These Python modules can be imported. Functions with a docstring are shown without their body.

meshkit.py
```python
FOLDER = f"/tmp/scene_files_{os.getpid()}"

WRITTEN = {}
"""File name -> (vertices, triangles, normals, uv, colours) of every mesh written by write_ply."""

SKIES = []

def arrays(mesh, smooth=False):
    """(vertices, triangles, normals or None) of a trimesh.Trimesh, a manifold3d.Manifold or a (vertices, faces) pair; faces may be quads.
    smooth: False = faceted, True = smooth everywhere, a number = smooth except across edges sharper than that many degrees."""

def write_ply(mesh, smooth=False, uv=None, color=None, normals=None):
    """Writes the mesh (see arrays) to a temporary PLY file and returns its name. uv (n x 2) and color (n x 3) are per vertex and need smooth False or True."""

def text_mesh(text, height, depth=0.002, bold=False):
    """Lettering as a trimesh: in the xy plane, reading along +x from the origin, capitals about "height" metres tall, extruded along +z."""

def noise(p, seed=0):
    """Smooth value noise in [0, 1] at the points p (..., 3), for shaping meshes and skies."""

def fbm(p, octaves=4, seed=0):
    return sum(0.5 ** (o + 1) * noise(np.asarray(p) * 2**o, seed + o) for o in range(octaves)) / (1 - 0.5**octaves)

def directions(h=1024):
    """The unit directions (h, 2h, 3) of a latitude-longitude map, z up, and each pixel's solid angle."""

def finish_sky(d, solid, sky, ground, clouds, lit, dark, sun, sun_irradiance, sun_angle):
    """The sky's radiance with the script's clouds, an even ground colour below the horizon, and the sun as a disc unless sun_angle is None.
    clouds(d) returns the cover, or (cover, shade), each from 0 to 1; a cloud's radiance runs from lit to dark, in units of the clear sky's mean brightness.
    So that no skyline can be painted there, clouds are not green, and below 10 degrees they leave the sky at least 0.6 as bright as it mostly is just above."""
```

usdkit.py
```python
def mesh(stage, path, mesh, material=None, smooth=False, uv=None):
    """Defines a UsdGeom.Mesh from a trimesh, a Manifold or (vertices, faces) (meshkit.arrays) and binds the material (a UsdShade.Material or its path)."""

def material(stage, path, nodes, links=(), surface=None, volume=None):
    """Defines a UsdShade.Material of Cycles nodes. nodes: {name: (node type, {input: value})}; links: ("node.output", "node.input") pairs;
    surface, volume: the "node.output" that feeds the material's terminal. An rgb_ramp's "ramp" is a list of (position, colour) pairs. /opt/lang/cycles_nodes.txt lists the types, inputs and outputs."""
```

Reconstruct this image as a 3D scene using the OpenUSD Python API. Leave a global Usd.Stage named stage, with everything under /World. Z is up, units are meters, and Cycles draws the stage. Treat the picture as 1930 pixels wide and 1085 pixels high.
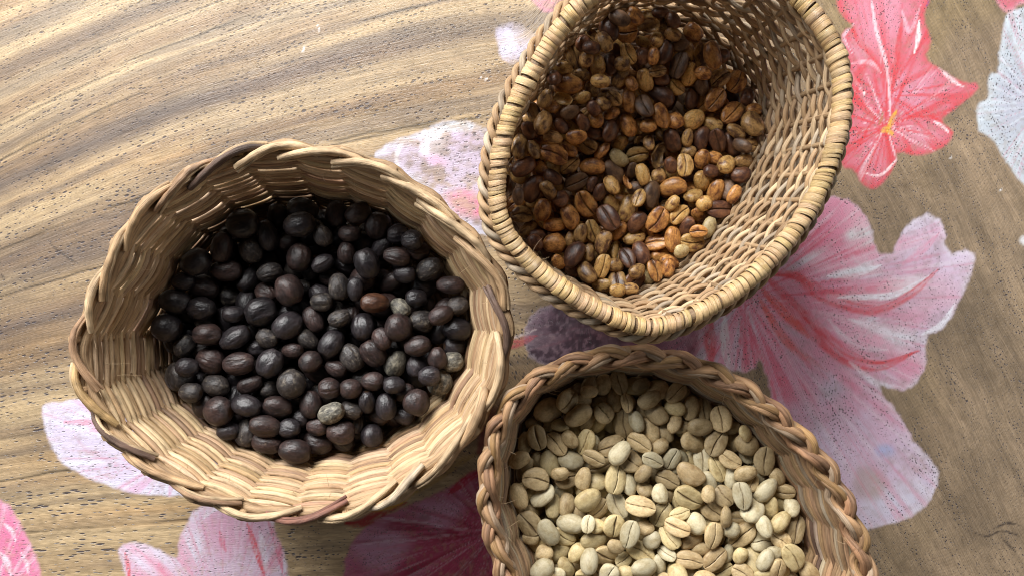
import math, random
import numpy as np, trimesh
import usdkit, meshkit
from pxr import Usd, UsdGeom, UsdLux, UsdShade, Sdf, Gf, Vt

rng = np.random.default_rng(11)
random.seed(11)
PI = math.pi
stage = Usd.Stage.CreateInMemory()
UsdGeom.SetStageUpAxis(stage, UsdGeom.Tokens.z)
UsdGeom.SetStageMetersPerUnit(stage, 1.0)
UsdGeom.Xform.Define(stage, '/World')
UsdGeom.Scope.Define(stage, '/World/Looks')

# ------------------------------------------------------------------ camera, light, exposure
CAM_H, F_PX, CX, CY = 360.0, 1671.0, 965.0, 542.5          # millimetres, photograph pixels
cam = UsdGeom.Camera.Define(stage, '/World/camera')
cam.CreateHorizontalApertureAttr(36.0)
cam.CreateVerticalApertureAttr(36.0 * 575 / 1024)
cam.CreateFocalLengthAttr(36.0 * F_PX / 1930.0)
cam.CreateClippingRangeAttr(Gf.Vec2f(0.01, 50))
cam.CreateExposureAttr(0.2)
cam.AddTranslateOp().Set(Gf.Vec3d(0, 0, CAM_H / 1000))     # looks straight down, image top = +y


def aimed(light, pos, target):
    m = Gf.Matrix4d().SetLookAt(Gf.Vec3d(*pos), Gf.Vec3d(*target), Gf.Vec3d(0, 0, 1)).GetInverse()
    UsdGeom.Xformable(light).AddTransformOp().Set(m)


# the open sides of the veranda round the table: bright at its head, weaker to the sides, dim behind the photographer; a roof keeps the light from above out
def opening(name, azimuth, elevation, dist, w, h, intensity, color):
    a, e = math.radians(azimuth), math.radians(elevation)
    li = UsdLux.RectLight.Define(stage, '/World/' + name)
    li.CreateWidthAttr(w); li.CreateHeightAttr(h)
    li.CreateIntensityAttr(intensity); li.CreateColorAttr(Gf.Vec3f(*color))
    aimed(li, (dist * math.cos(e) * math.cos(a), dist * math.cos(e) * math.sin(a), dist * math.sin(e)), (0.0, 0.0, 0.03))


opening('window_light', 118, 37, 1.5, 1.0, 0.8, 23.0, (1.0, 0.99, 0.975))
opening('left_opening', 172, 27, 1.6, 1.5, 0.6, 2.2, (0.94, 0.97, 1.0))
opening('right_opening', 12, 22, 1.7, 1.4, 0.55, 3.1, (1.0, 0.99, 0.97))
opening('rear_opening', 268, 20, 1.8, 1.2, 0.5, 0.6, (1.0, 0.97, 0.93))
amb = UsdLux.DomeLight.Define(stage, '/World/room_light')
am = usdkit.material(stage, '/World/Looks/room_air', {'b': ('background_shader', {'color': (0.95, 0.97, 1.0), 'strength': 0.014})}, [], surface='b.background')
UsdShade.MaterialBindingAPI.Apply(amb.GetPrim()).Bind(am)


def world(px, py, z):
    """Photograph pixel -> millimetres on the level z."""
    s = (CAM_H - z) / F_PX
    return np.array([(px - CX) * s, (CY - py) * s])


# ------------------------------------------------------------------ helpers
used = {}


def numbered(parent, name):
    k = (parent, name)
    n = used.get(k, 0)
    used[k] = n + 1
    return f'{parent}/{name}' if n == 0 else f'{parent}/{name}_{n:03d}'


def tag(prim, **kw):
    for k, v in kw.items():
        if v:
            prim.SetCustomDataByKey(k, v)


def thing(name, label, category, loc=(0, 0, 0), group=None, kind=None):
    x = UsdGeom.Xform.Define(stage, numbered('/World', name))
    x.AddTranslateOp().Set(Gf.Vec3d(*[c / 1000 for c in loc]))
    tag(x.GetPrim(), label=label, category=category, group=group, kind=kind)
    return x.GetPrim()


class MB:
    """Collects vertices (mm), triangles, fibre coordinates and a tint."""
    def __init__(s):
        s.v, s.f, s.uv, s.c, s.n = [], [], [], [], 0

    def add(s, v, f, uv, c):
        s.v.append(v); s.f.append(f + s.n); s.uv.append(uv)
        s.c.append(np.broadcast_to(c, (len(v), 3))); s.n += len(v)

    def build(s, path, mat, origin=(0, 0, 0), label=None, smooth=True):
        v = (np.vstack(s.v) - np.asarray(origin)) / 1000
        f, uv, c = np.vstack(s.f), np.vstack(s.uv), np.vstack(s.c)
        m = usdkit.mesh(stage, path, (v, f), mat, smooth=smooth, uv=uv)
        UsdGeom.PrimvarsAPI(m).CreatePrimvar('tint', Sdf.ValueTypeNames.Color3fArray, 'vertex').Set(Vt.Vec3fArray.FromNumpy(np.ascontiguousarray(c, np.float32)))
        if label:
            m.GetPrim().SetCustomDataByKey('label', label)
        return m


def tube(mb, pts, rad, sides, color, ref=None, flat=1.0, u0=0.0, closed=False, caps=True, lump=0.0):
    """A stem along pts. ref: a direction per point (or one) that the flattened side faces."""
    p = np.asarray(pts, float)
    n = len(p)
    rad = np.broadcast_to(rad, (n,)).astype(float)
    t = (np.roll(p, -1, 0) - np.roll(p, 1, 0)) if closed else np.gradient(p, axis=0)
    t /= np.linalg.norm(t, axis=1, keepdims=True) + 1e-12
    ref = np.broadcast_to(np.array([0, 0, 1.0]) if ref is None else ref, (n, 3))
    b = ref - (ref * t).sum(1, keepdims=True) * t
    b /= np.linalg.norm(b, axis=1, keepdims=True) + 1e-12
    a = np.cross(t, b)
    ang = np.arange(sides) * 2 * PI / sides
    rr = np.ones((n, sides))
    if lump:
        q = np.stack(np.broadcast_arrays(u0 * 0.37 + np.arange(n)[:, None] * 0.5, 2 * np.cos(ang)[None], 2 * np.sin(ang)[None]), -1)
        rr = 1 + lump * (meshkit.noise(q, 5) - 0.5) * 2
    v = p[:, None] + rad[:, None, None] * rr[..., None] * (np.cos(ang)[None, :, None] * a[:, None] + flat * np.sin(ang)[None, :, None] * b[:, None])
    seg = np.linalg.norm(np.diff(p, axis=0), axis=1)
    u = u0 + np.concatenate([[0], np.cumsum(seg)])
    uv = np.stack(np.broadcast_arrays(u[:, None], (np.abs(ang / PI - 1))[None] * 6), -1).reshape(-1, 2)
    rows = n if closed else n - 1
    i, j = np.meshgrid(np.arange(rows), np.arange(sides), indexing='ij')
    i2 = (i + 1) % n
    q = np.stack([i * sides + j, i * sides + (j + 1) % sides, i2 * sides + (j + 1) % sides, i2 * sides + j], -1).reshape(-1, 4)
    f = np.vstack([q[:, [0, 1, 2]], q[:, [0, 2, 3]]])
    v = v.reshape(-1, 3)
    col = np.repeat(np.broadcast_to(color, (n, 3)), sides, 0)
    mb.add(v, f, uv, col)
    if caps and not closed:
        for k, s in ((0, -1), (n - 1, 1)):
            ring = v[k * sides:(k + 1) * sides]
            cv = np.vstack([ring, p[k] + s * t[k] * rad[k] * 0.12])
            idx = np.arange(sides)
            cf = np.stack([idx, (idx + 1) % sides, np.full(sides, sides)], 1)
            if s < 0:
                cf = cf[:, ::-1]
            mb.add(cv, cf, np.tile([[u[k] * 3, 0.0]], (sides + 1, 1)), np.asarray(col[k * sides]) * 0.8)


def smoothstep(a, b, x):
    t = np.clip((x - a) / (b - a), 0, 1)
    return t * t * (3 - 2 * t)


def spline(pts, closed, n):
    """Catmull-Rom through the points, n samples evenly spaced."""
    p = np.asarray(pts, float)
    if closed:
        q = np.vstack([p[-1], p, p[0], p[1]])
    else:
        q = np.vstack([2 * p[0] - p[1], p, 2 * p[-1] - p[-2]])
    out = []
    for i in range(len(q) - 3):
        t = np.linspace(0, 1, 16, endpoint=False)[:, None]
        a, b, c, d = q[i:i + 4]
        out.append(0.5 * (2 * b + (c - a) * t + (2 * a - 5 * b + 4 * c - d) * t ** 2 + (3 * b - a - 3 * c + d) * t ** 3))
    out = np.vstack(out + ([p[:1]] if closed else [p[-1:]]))
    s = np.concatenate([[0], np.cumsum(np.linalg.norm(np.diff(out, axis=0), axis=1))])
    w = np.linspace(0, s[-1], n, endpoint=not closed)
    return np.stack([np.interp(w, s, out[:, k]) for k in range(out.shape[1])], 1)


# ------------------------------------------------------------------ materials
def wicker_material(name, rough, streak=0.5, spec=0.4):
    return usdkit.material(stage, '/World/Looks/' + name, {
        'uv': ('uvmap', {'attribute': 'st'}),
        'map': ('mapping', {'scale': (0.10, 2.6, 1.0)}),
        'n': ('noise_texture', {'scale': 1.0, 'detail': 5.0, 'roughness': 0.65}),
        'map2': ('mapping', {'scale': (0.05, 0.35, 1.0)}),
        'n2': ('noise_texture', {'scale': 1.0, 'detail': 3.0, 'roughness': 0.6}),
        'r': ('rgb_ramp', {'ramp': [(0.25, (1 - streak * 1.5,) * 3), (0.5, (1, 1, 1)), (0.75, (1 + streak * .5,) * 3)]}),
        'r2': ('rgb_ramp', {'ramp': [(0.28, (0.42, 0.32, 0.26)), (0.5, (1, 1, 1)), (0.8, (1.1, 1.1, 1.06))]}),
        'tint': ('attribute', {'attribute': 'tint'}),
        'm': ('mix_color', {'blend_type': 'multiply', 'fac': 1.0, 'use_clamp': False}),
        'm2': ('mix_color', {'blend_type': 'multiply', 'fac': 0.8, 'use_clamp': False}),
        'bump': ('bump', {'strength': 0.9, 'distance': 0.0004}),
        'p': ('principled_bsdf', {'roughness': rough, 'specular_ior_level': spec}),
    }, [('uv.UV', 'map.vector'), ('map.vector', 'n.vector'), ('uv.UV', 'map2.vector'), ('map2.vector', 'n2.vector'), ('n.fac', 'r.fac'), ('n2.fac', 'r2.fac'),
        ('tint.color', 'm.a'), ('r.color', 'm.b'), ('m.result', 'm2.a'), ('r2.color', 'm2.b'), ('m2.result', 'p.base_color'), ('n.fac', 'bump.height'), ('bump.normal', 'p.normal')], surface='p.BSDF')


WICKER = wicker_material('wicker', 0.55)
STRAW = wicker_material('straw', 0.32, streak=0.5, spec=0.55)


def bean_material(name, base, dark, light, lo, hi, rough, scale=260.0, crease=(0.05, 0.025, 0.012), fine=0.25, dust=None, stretch=(1, 1, 1), bump=0.25, spec=0.45):
    """Mottled skin: two noises in the bean's own space, shifted per bean."""
    nodes = {
        'tc': ('texture_coordinate', {}),
        'oi': ('object_info', {}),
        'off': ('vector_math', {'math_type': 'multiply_add', 'vector2': (1.0, 1.0, 1.0)}),
        'rv': ('combine_xyz', {}),
        'k': ('math', {'math_type': 'multiply', 'value2': 37.0}),
        'mp': ('mapping', {'scale': stretch}),
        'n': ('noise_texture', {'scale': scale * 0.010, 'detail': 3.0, 'roughness': 0.6, 'distortion': 0.4}),
        'n2': ('noise_texture', {'scale': scale * 0.045, 'detail': 4.0, 'roughness': 0.65}),
        'r': ('rgb_ramp', {'ramp': [(lo, dark), (hi, base), (min(hi + 0.25, 0.98), light)]}),
        'hs': ('hsv', {}),
        'hv': ('map_range', {'from_min': 0.0, 'from_max': 1.0, 'to_min': 0.72, 'to_max': 1.25}),
        'f': ('rgb_ramp', {'ramp': [(0.3, (1 - fine * 1.6,) * 3), (0.6, (1 + fine * 0.3,) * 3)]}),
        'm': ('mix_color', {'blend_type': 'multiply', 'fac': 1.0, 'use_clamp': False}),
        'cr': ('attribute', {'attribute': 'crease'}),
        'mc': ('mix_color', {'blend_type': 'mix', 'b': crease}),
        'bump': ('bump', {'strength': bump, 'distance': 0.0004}),
        'p': ('principled_bsdf', {'roughness': rough, 'specular_ior_level': spec}),
    }
    links = [('oi.random', 'k.value1'), ('k.value', 'rv.x'), ('k.value', 'rv.y'), ('tc.object', 'mp.vector'), ('mp.vector', 'off.vector1'), ('rv.vector', 'off.vector3'),
             ('off.vector', 'n.vector'), ('off.vector', 'n2.vector'), ('n.fac', 'r.fac'), ('r.color', 'hs.color'), ('oi.random', 'hv.value'), ('hv.result', 'hs.value'),
             ('n2.fac', 'f.fac'), ('hs.color', 'm.a'), ('f.color', 'm.b'), ('m.result', 'mc.a'), ('cr.fac', 'mc.fac'), ('n2.fac', 'bump.height'), ('bump.normal', 'p.normal')]
    last = 'mc.result'
    if dust:
        nodes['n3'] = ('noise_texture', {'scale': scale * 0.017, 'detail': 6.0, 'roughness': 0.72})
        nodes['dr'] = ('rgb_ramp', {'ramp': [(dust[1], (0, 0, 0)), (dust[2], (1, 1, 1))]})
        nodes['md'] = ('mix_color', {'blend_type': 'mix', 'b': dust[0]})
        links += [('off.vector', 'n3.vector'), ('n3.fac', 'dr.fac'), ('dr.color', 'md.fac'), ('mc.result', 'md.a')]
        last = 'md.result'
    links.append((last, 'p.base_color'))
    return usdkit.material(stage, '/World/Looks/' + name, nodes, links, surface='p.BSDF')


# ------------------------------------------------------------------ the painted table
def axis(lo, hi, step, far):
    a = np.arange(lo, hi + step / 2, step)
    out, s, x = [], step, a[-1]
    while x < far:
        s *= 1.25; x += s; out.append(x)
    out2, s, x = [], step, a[0]
    while x > -far:
        s *= 1.25; x -= s; out2.append(x)
    return np.concatenate([out2[::-1], a, out])


XS, YS = axis(-216, 216, 0.62, 520), axis(-126, 126, 0.62, 400)
GX, GY = np.meshgrid(XS, YS, indexing='xy')
S0 = F_PX / CAM_H
PX, PY = (GX * S0 + CX).ravel(), (CY - GY * S0).ravel()      # table plane in photograph units: the painting is laid out in these
NV = len(PX)


def nz(fx, fy, seed, oct=3, x=None, y=None):
    x, y = (PX if x is None else x), (PY if y is None else y)
    return meshkit.fbm(np.stack([x * fx, y * fy, np.full(len(x), seed * 7.3)], -1), oct, seed)


# grain lines run up to the right, flatter towards the bottom
y0 = PY.copy()
xx = 1000 * (1 - np.exp(-np.maximum(PX, -400) / 1000))
for _ in range(14):
    y0 = 0.5 * y0 + 0.5 * (PY + (0.10 + 0.43 * np.exp(-((y0 - 260) / 430) ** 2)) * xx)
wob = (nz(0.003, 0.003, 3) - 0.5) * 24
GV = y0 + wob
GU = (PX * 0.93 - PY * 0.3) * (1 - 0.42 * smoothstep(520, 900, PY) * smoothstep(900, 400, PX))
b1 = nz(1, 1, 5, 4, GU * 0.0009, GV * 0.014)
b2 = nz(1, 1, 6, 4, GU * 0.003, GV * 0.05)
b3 = nz(1, 1, 8, 3, GU * 0.012, GV * 0.22)
tan_, brown, dark, orange, grey = map(np.array, ((0.43, 0.318, 0.185), (0.255, 0.172, 0.098), (0.085, 0.068, 0.066), (0.42, 0.255, 0.115), (0.33, 0.28, 0.22)))
wood = tan_ + (brown - tan_) * smoothstep(0.40, 0.62, b1)[:, None]
wood = wood + (orange - wood) * (smoothstep(0.56, 0.74, nz(1, 1, 12, 3, GU * 0.002, GV * 0.02)) * 0.55)[:, None]
wood = wood + (dark - wood) * (smoothstep(0.50, 0.68, b2) * 0.45)[:, None]
wood = wood * (0.72 + 0.56 * b3)[:, None]
wood = wood * (0.80 + 0.40 * nz(1, 1, 26, 3, GU * 0.02, GV * 0.5))[:, None] * (0.86 + 0.28 * nz(0.05, 0.09, 27, 3))[:, None]
for c, w, k in ((352, 24, 0.80), (398, 14, 0.35), (520, 30, 0.60), (455, 16, 0.35), (620, 26, 0.5), (700, 14, 0.35), (140, 20, 0.55), (60, 14, 0.4), (258, 10, 0.40), (805, 14, 0.35), (740, 20, 0.4), (1000, 16, 0.3), (910, 14, 0.3)):
    m = 0.8 * np.exp(-((GV - c) / (w * (0.6 + 0.9 * nz(0.003, 0.003, int(c))))) ** 2) * k
    wood = wood + (dark - wood) * m[:, None]
for c, w in ((470, 2.2), (476, 1.6), (300, 1.6), (231, 2.0), (238, 1.4), (905, 2.0), (560, 1.5), (180, 1.6), (1010, 1.8), (1120, 2.0), (1127, 1.6)):       # cracks along the grain
    m = np.exp(-((GV - c - (nz(0.02, 0.02, int(c) + 1) - 0.5) * 9) / w) ** 2) * smoothstep(0.46, 0.56, nz(0.004, 0.004, int(c) + 2))
    wood = wood * (1 - 0.75 * m)[:, None]
right = smoothstep(980, 1350, PX + 0.15 * PY)                 # the darker, finer-grained half
ru, rv = PX * 0.45 + PY * 0.89 + 60 * nz(0.003, 0.003, 28), PX * 0.89 - PY * 0.45 + 90 * nz(0.0025, 0.0025, 29)
rw = np.array([0.235, 0.172, 0.112]) * (0.72 + 0.62 * nz(0.005, 0.012, 21, 5))[:, None]
rw = rw + (np.array([0.24, 0.175, 0.085]) - rw) * (smoothstep(0.5, 0.7, nz(0.006, 0.004, 22)) * 0.5)[:, None]
rw = rw * (1 - 0.22 * smoothstep(0.52, 0.76, nz(0.006, 0.009, 23, 5)))[:, None] * (0.62 + 0.76 * nz(1, 1, 24, 4, ru * 0.008, rv * 0.045))[:, None] * (0.75 + 0.5 * nz(0.08, 0.08, 25, 3))[:, None]
wood = wood + (rw - wood) * right[:, None]
GU, GV = GU + (ru - GU) * right, GV + (rv - GV) * right
wood = wood * (0.86 + 0.28 * smoothstep(0.3, 0.7, nz(1, 1, 30, 3, GU * 0.005, GV * 0.85)))[:, None]
COL, REG, COVER = wood.copy(), np.zeros(NV, int), np.zeros(NV)


def sd_poly(pts, margin=25):
    """Signed distance (negative inside) of the vertices near a closed outline."""
    p = spline(pts, True, 110)
    lo, hi = p.min(0) - margin, p.max(0) + margin
    idx = np.where((PX > lo[0]) & (PX < hi[0]) & (PY > lo[1]) & (PY < hi[1]))[0]
    x, y = PX[idx], PY[idx]
    best, inside = np.full(len(idx), 1e9), np.zeros(len(idx), bool)
    for (ax, ay), (bx, by) in zip(p, np.roll(p, -1, 0)):
        dx, dy = bx - ax, by - ay
        t = np.clip(((x - ax) * dx + (y - ay) * dy) / (dx * dx + dy * dy + 1e-9), 0, 1)
        best = np.minimum(best, (x - ax - t * dx) ** 2 + (y - ay - t * dy) ** 2)
        hit = (ay > y) != (by > y)
        inside ^= hit & (x < (bx - ax) * (y - ay) / (by - ay + 1e-12) + ax)
    d = np.sqrt(best)
    return idx, np.where(inside, -d, d)


def put(idx, m, color, op=1.0):
    k = (m * op)[:, None]
    COL[idx] += (np.asarray(color) - COL[idx]) * k
    COVER[idx] = np.maximum(COVER[idx], m * op)


def petal(pts, color, region, op=0.96, edge=None, edge_w=9, worn=0.0, rough=9.0, soft=4.0):
    idx, d = sd_poly(pts)
    d = d + (nz(0.11, 0.11, 31, 3, PX[idx], PY[idx]) - 0.5) * rough
    m = smoothstep(soft, -soft, d)
    if worn:
        m = m * (1 - worn * smoothstep(0.40, 0.62, nz(0.035, 0.05, 33 + region, 5, PX[idx], PY[idx])))
    m = m * (1 - 0.30 * smoothstep(0.50, 0.66, nz(0.16, 0.16, 34, 4, PX[idx], PY[idx])))
    put(idx, m, color, op)
    if edge is not None:
        e = m * np.exp(-(np.maximum(-d, 0) / edge_w) ** 2) * (0.35 + 0.9 * nz(0.02, 0.02, 35, 3, PX[idx], PY[idx]))
        put(idx, np.clip(e, 0, 1), edge, 0.6)
    REG[idx[(d < 0)]] = region
    return idx, m


def rays(area, origin, color, freq, lo, hi, op, seed, fall=None):
    """Brush streaks that fan out from a point inside an area."""
    idx, m = area
    dx, dy = PX[idx] - origin[0], PY[idx] - origin[1]
    r, a = np.hypot(dx, dy), np.arctan2(dy, dx)
    n = meshkit.fbm(np.stack([a * freq, r * 0.006, np.full(len(r), seed * 3.1)], -1), 4, seed)
    k = smoothstep(lo, hi, n)
    if fall:
        k = k * smoothstep(fall[1], fall[0], r)
    put(idx, m * k, color, op)


def blob(area, c, size, ang, color, op, seed=1):
    idx, m = area
    a = math.radians(ang)
    dx, dy = PX[idx] - c[0], PY[idx] - c[1]
    u, v = (dx * math.cos(a) + dy * math.sin(a)) / size[0], (-dx * math.sin(a) + dy * math.cos(a)) / size[1]
    n = nz(0.03, 0.03, 40 + seed, 4, PX[idx], PY[idx])
    put(idx, m * smoothstep(1.15, 0.35, np.hypot(u, v) + (n - 0.5) * 0.9), color, op)


def stroke(pts, w, color, op, clip=None, region=None, bristle=0.6, seed=1):
    p = spline(pts, False, 46)
    lo, hi = p.min(0) - w * 1.4, p.max(0) + w * 1.4
    near = (PX > lo[0]) & (PX < hi[0]) & (PY > lo[1]) & (PY < hi[1])
    idx = np.where(near)[0]
    x, y = PX[idx], PY[idx]
    best, s, side = np.full(len(idx), 1e9), np.zeros(len(idx)), np.zeros(len(idx))
    for i in range(len(p) - 1):
        d = p[i + 1] - p[i]
        t = np.clip(((x - p[i, 0]) * d[0] + (y - p[i, 1]) * d[1]) / (d @ d + 1e-9), 0, 1)
        ox, oy = x - p[i, 0] - t * d[0], y - p[i, 1] - t * d[1]
        q = np.hypot(ox, oy)
        better = q < best
        best = np.where(better, q, best)
        s = np.where(better, (i + t) / (len(p) - 1), s)
        side = np.where(better, np.sign(d[0] * oy - d[1] * ox) * q, side)
    wid = w * np.clip(np.sin(PI * np.clip(s * 0.9 + 0.08, 0, 1)), 0.12, 1)
    n = meshkit.fbm(np.stack([s * 6 + seed, side / w * 4.5, np.full(len(s), seed * 1.7)], -1), 3, seed)
    m = smoothstep(wid, wid * 0.45, best) * (1 - bristle + bristle * smoothstep(0.32, 0.55, n))
    if clip is not None:
        full = np.zeros(NV); full[clip[0]] = clip[1]
        m = m * full[idx]
    put(idx, m, color, op)
    if region:
        REG[idx[m > 0.3]] = region


LAV, WHITE, BLUE = (0.52, 0.405, 0.53), (0.70, 0.72, 0.78), (0.46, 0.56, 0.66)
PINK, ROSE, RED, CRIM, YEL, OCH = (0.62, 0.24, 0.34), (0.56, 0.10, 0.16), (0.55, 0.045, 0.05), (0.20, 0.012, 0.035), (0.62, 0.36, 0.05), (0.30, 0.19, 0.06)
# 1 the big lilac and pink bloom at the right
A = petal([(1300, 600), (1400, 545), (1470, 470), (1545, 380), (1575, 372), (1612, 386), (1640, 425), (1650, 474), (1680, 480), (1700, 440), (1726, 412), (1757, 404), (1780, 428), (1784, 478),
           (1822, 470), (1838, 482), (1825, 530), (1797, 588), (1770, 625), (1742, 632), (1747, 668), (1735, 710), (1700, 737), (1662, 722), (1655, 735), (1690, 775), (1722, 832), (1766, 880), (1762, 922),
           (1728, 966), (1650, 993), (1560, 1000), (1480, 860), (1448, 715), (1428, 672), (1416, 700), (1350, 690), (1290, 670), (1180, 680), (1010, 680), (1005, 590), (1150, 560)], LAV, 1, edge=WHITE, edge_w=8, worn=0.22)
blob(A, (1560, 430), (90, 60), -20, PINK, 0.8, 1)
blob(A, (1560, 455), (46, 34), -30, ROSE, 0.45, 2)
blob(A, (1622, 440), (34, 70), -8, (0.60, 0.68, 0.68), 0.9, 3)
blob(A, (1590, 500), (95, 34), 8, WHITE, 0.95, 4)
blob(A, (1720, 455), (40, 56), 30, (0.58, 0.53, 0.66), 0.8, 5)
blob(A, (1790, 520), (36, 70), 28, (0.60, 0.50, 0.64), 0.7, 6)
blob(A, (1650, 545), (120, 20), -10, (0.68, 0.68, 0.73), 0.95, 7)
blob(A, (1640, 622), (100, 34), 12, (0.66, 0.65, 0.72), 0.95, 8)
blob(A, (1710, 690), (46, 46), 0, PINK, 0.65, 9)
blob(A, (1700, 600), (60, 30), -15, PINK, 0.45, 9)
rays(A, (1405, 560), PINK, 9, 0.36, 0.56, 0.85, 51, (200, 480))
blob(A, (1480, 560), (110, 70), 20, (0.60, 0.20, 0.28), 0.6, 34)
blob(A, (1500, 700), (70, 90), -30, (0.60, 0.27, 0.38), 0.7, 35)
blob(A, (1755, 560), (60, 60), 0, (0.60, 0.33, 0.42), 0.6, 36)
blob(A, (1640, 800), (60, 60), 0, (0.58, 0.36, 0.48), 0.5, 37)
rays(A, (1405, 560), ROSE, 16, 0.52, 0.66, 0.85, 52, (120, 380))
rays(A, (1405, 560), WHITE, 22, 0.62, 0.74, 0.35, 53, (140, 460))
blob(A, (1600, 860), (170, 150), 30, (0.51, 0.41, 0.53), 0.75, 10)
blob(A, (1590, 765), (44, 26), 0, PINK, 0.45, 11)
blob(A, (1668, 846), (26, 18), 0, (0.25, 0.38, 0.66), 0.6, 12)
blob(A, (1690, 940), (90, 40), -15, (0.52, 0.52, 0.62), 0.7, 13)
blob(A, (1634, 912), (46, 40), 20, (0.33, 0.25, 0.22), 0.75, 14)
rays(A, (1405, 560), (0.66, 0.60, 0.66), 60, 0.56, 0.70, 0.30, 91)
rays(A, (1405, 560), (0.52, 0.13, 0.20), 76, 0.57, 0.72, 0.40, 92)
for pts, w, c, o in (([(1450, 515), (1500, 520), (1549, 553), (1639, 580), (1717, 552), (1768, 508)], 20, RED, 0.85), ([(1445, 522), (1519, 601), (1585, 667), (1657, 688), (1731, 660)], 21, RED, 0.9),
                     ([(1436, 545), (1480, 590), (1530, 640)], 13, (0.62, 0.07, 0.04), 0.95), ([(1430, 560), (1480, 640), (1560, 700)], 12, (0.60, 0.10, 0.08), 0.8), ([(1394, 577), (1420, 640), (1450, 720), (1470, 800)], 13, ROSE, 0.9),
                     ([(1340, 600), (1338, 640), (1342, 690)], 16, RED, 0.8), ([(1366, 596), (1366, 640), (1374, 700)], 13, (0.62, 0.62, 0.66), 0.8), ([(1395, 600), (1405, 650), (1412, 700)], 10, ROSE, 0.8), ([(1310, 610), (1305, 660), (1300, 700)], 14, CRIM, 0.7),
                     ([(1580, 560), (1680, 556), (1750, 520)], 9, WHITE, 0.85), ([(1560, 520), (1620, 512), (1660, 500)], 13, WHITE, 0.7), ([(1600, 600), (1680, 628), (1735, 640)], 10, WHITE, 0.6), ([(1738, 630), (1775, 610), (1800, 570)], 8, WHITE, 0.9),
                     ([(1560, 600), (1610, 650), (1680, 660)], 8, (0.66, 0.66, 0.72), 0.5), ([(1600, 680), (1650, 720), (1700, 728)], 8, WHITE, 0.6), ([(1700, 500), (1740, 470), (1770, 440)], 10, PINK, 0.6)):
    stroke(pts, w, c, o, A, seed=int(pts[0][0]) % 17 + 1)
blob(A, (1090, 640), (260, 130), 0, (0.06, 0.038, 0.052), 0.98, 38)  # dark plum paint, deepened to carry the shade in the gap between the baskets
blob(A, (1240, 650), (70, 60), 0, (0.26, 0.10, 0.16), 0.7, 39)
# 2 the red lily at the top right
B = petal([(1576, -120), (1578, 0), (1592, 34), (1612, 52), (1590, 58), (1588, 84), (1598, 104), (1596, 150), (1594, 240), (1584, 292), (1588, 314), (1611, 320), (1622, 342), (1642, 356), (1664, 344), (1687, 310), (1692, 286),
           (1732, 292), (1772, 280), (1797, 256), (1782, 236), (1776, 224), (1846, 165), (1812, 155), (1770, 130), (1744, 108), (1754, 80), (1741, 30), (1752, -10), (1740, -120)], (0.55, 0.15, 0.20), 2, edge=RED, edge_w=8, rough=4)
blob(B, (1660, 30), (60, 100), 0, (0.58, 0.25, 0.33), 0.9, 15)
blob(B, (1720, 170), (70, 52), -5, (0.56, 0.24, 0.32), 0.85, 16)
blob(B, (1645, 300), (30, 40), 0, (0.56, 0.22, 0.28), 0.6, 17)
blob(B, (1735, 255), (46, 20), 10, (0.55, 0.26, 0.32), 0.7, 18)
blob(B, (1620, 90), (28, 24), 40, (0.52, 0.25, 0.30), 0.7, 19)
rays(B, (1670, 240), RED, 12, 0.50, 0.66, 0.85, 61, (40, 200))
rays(B, (1672, 180), RED, 11, 0.50, 0.64, 0.7, 62, (60, 260))
rays(B, (1670, 236), (0.72, 0.55, 0.60), 20, 0.60, 0.70, 0.75, 63, (30, 210))
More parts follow.
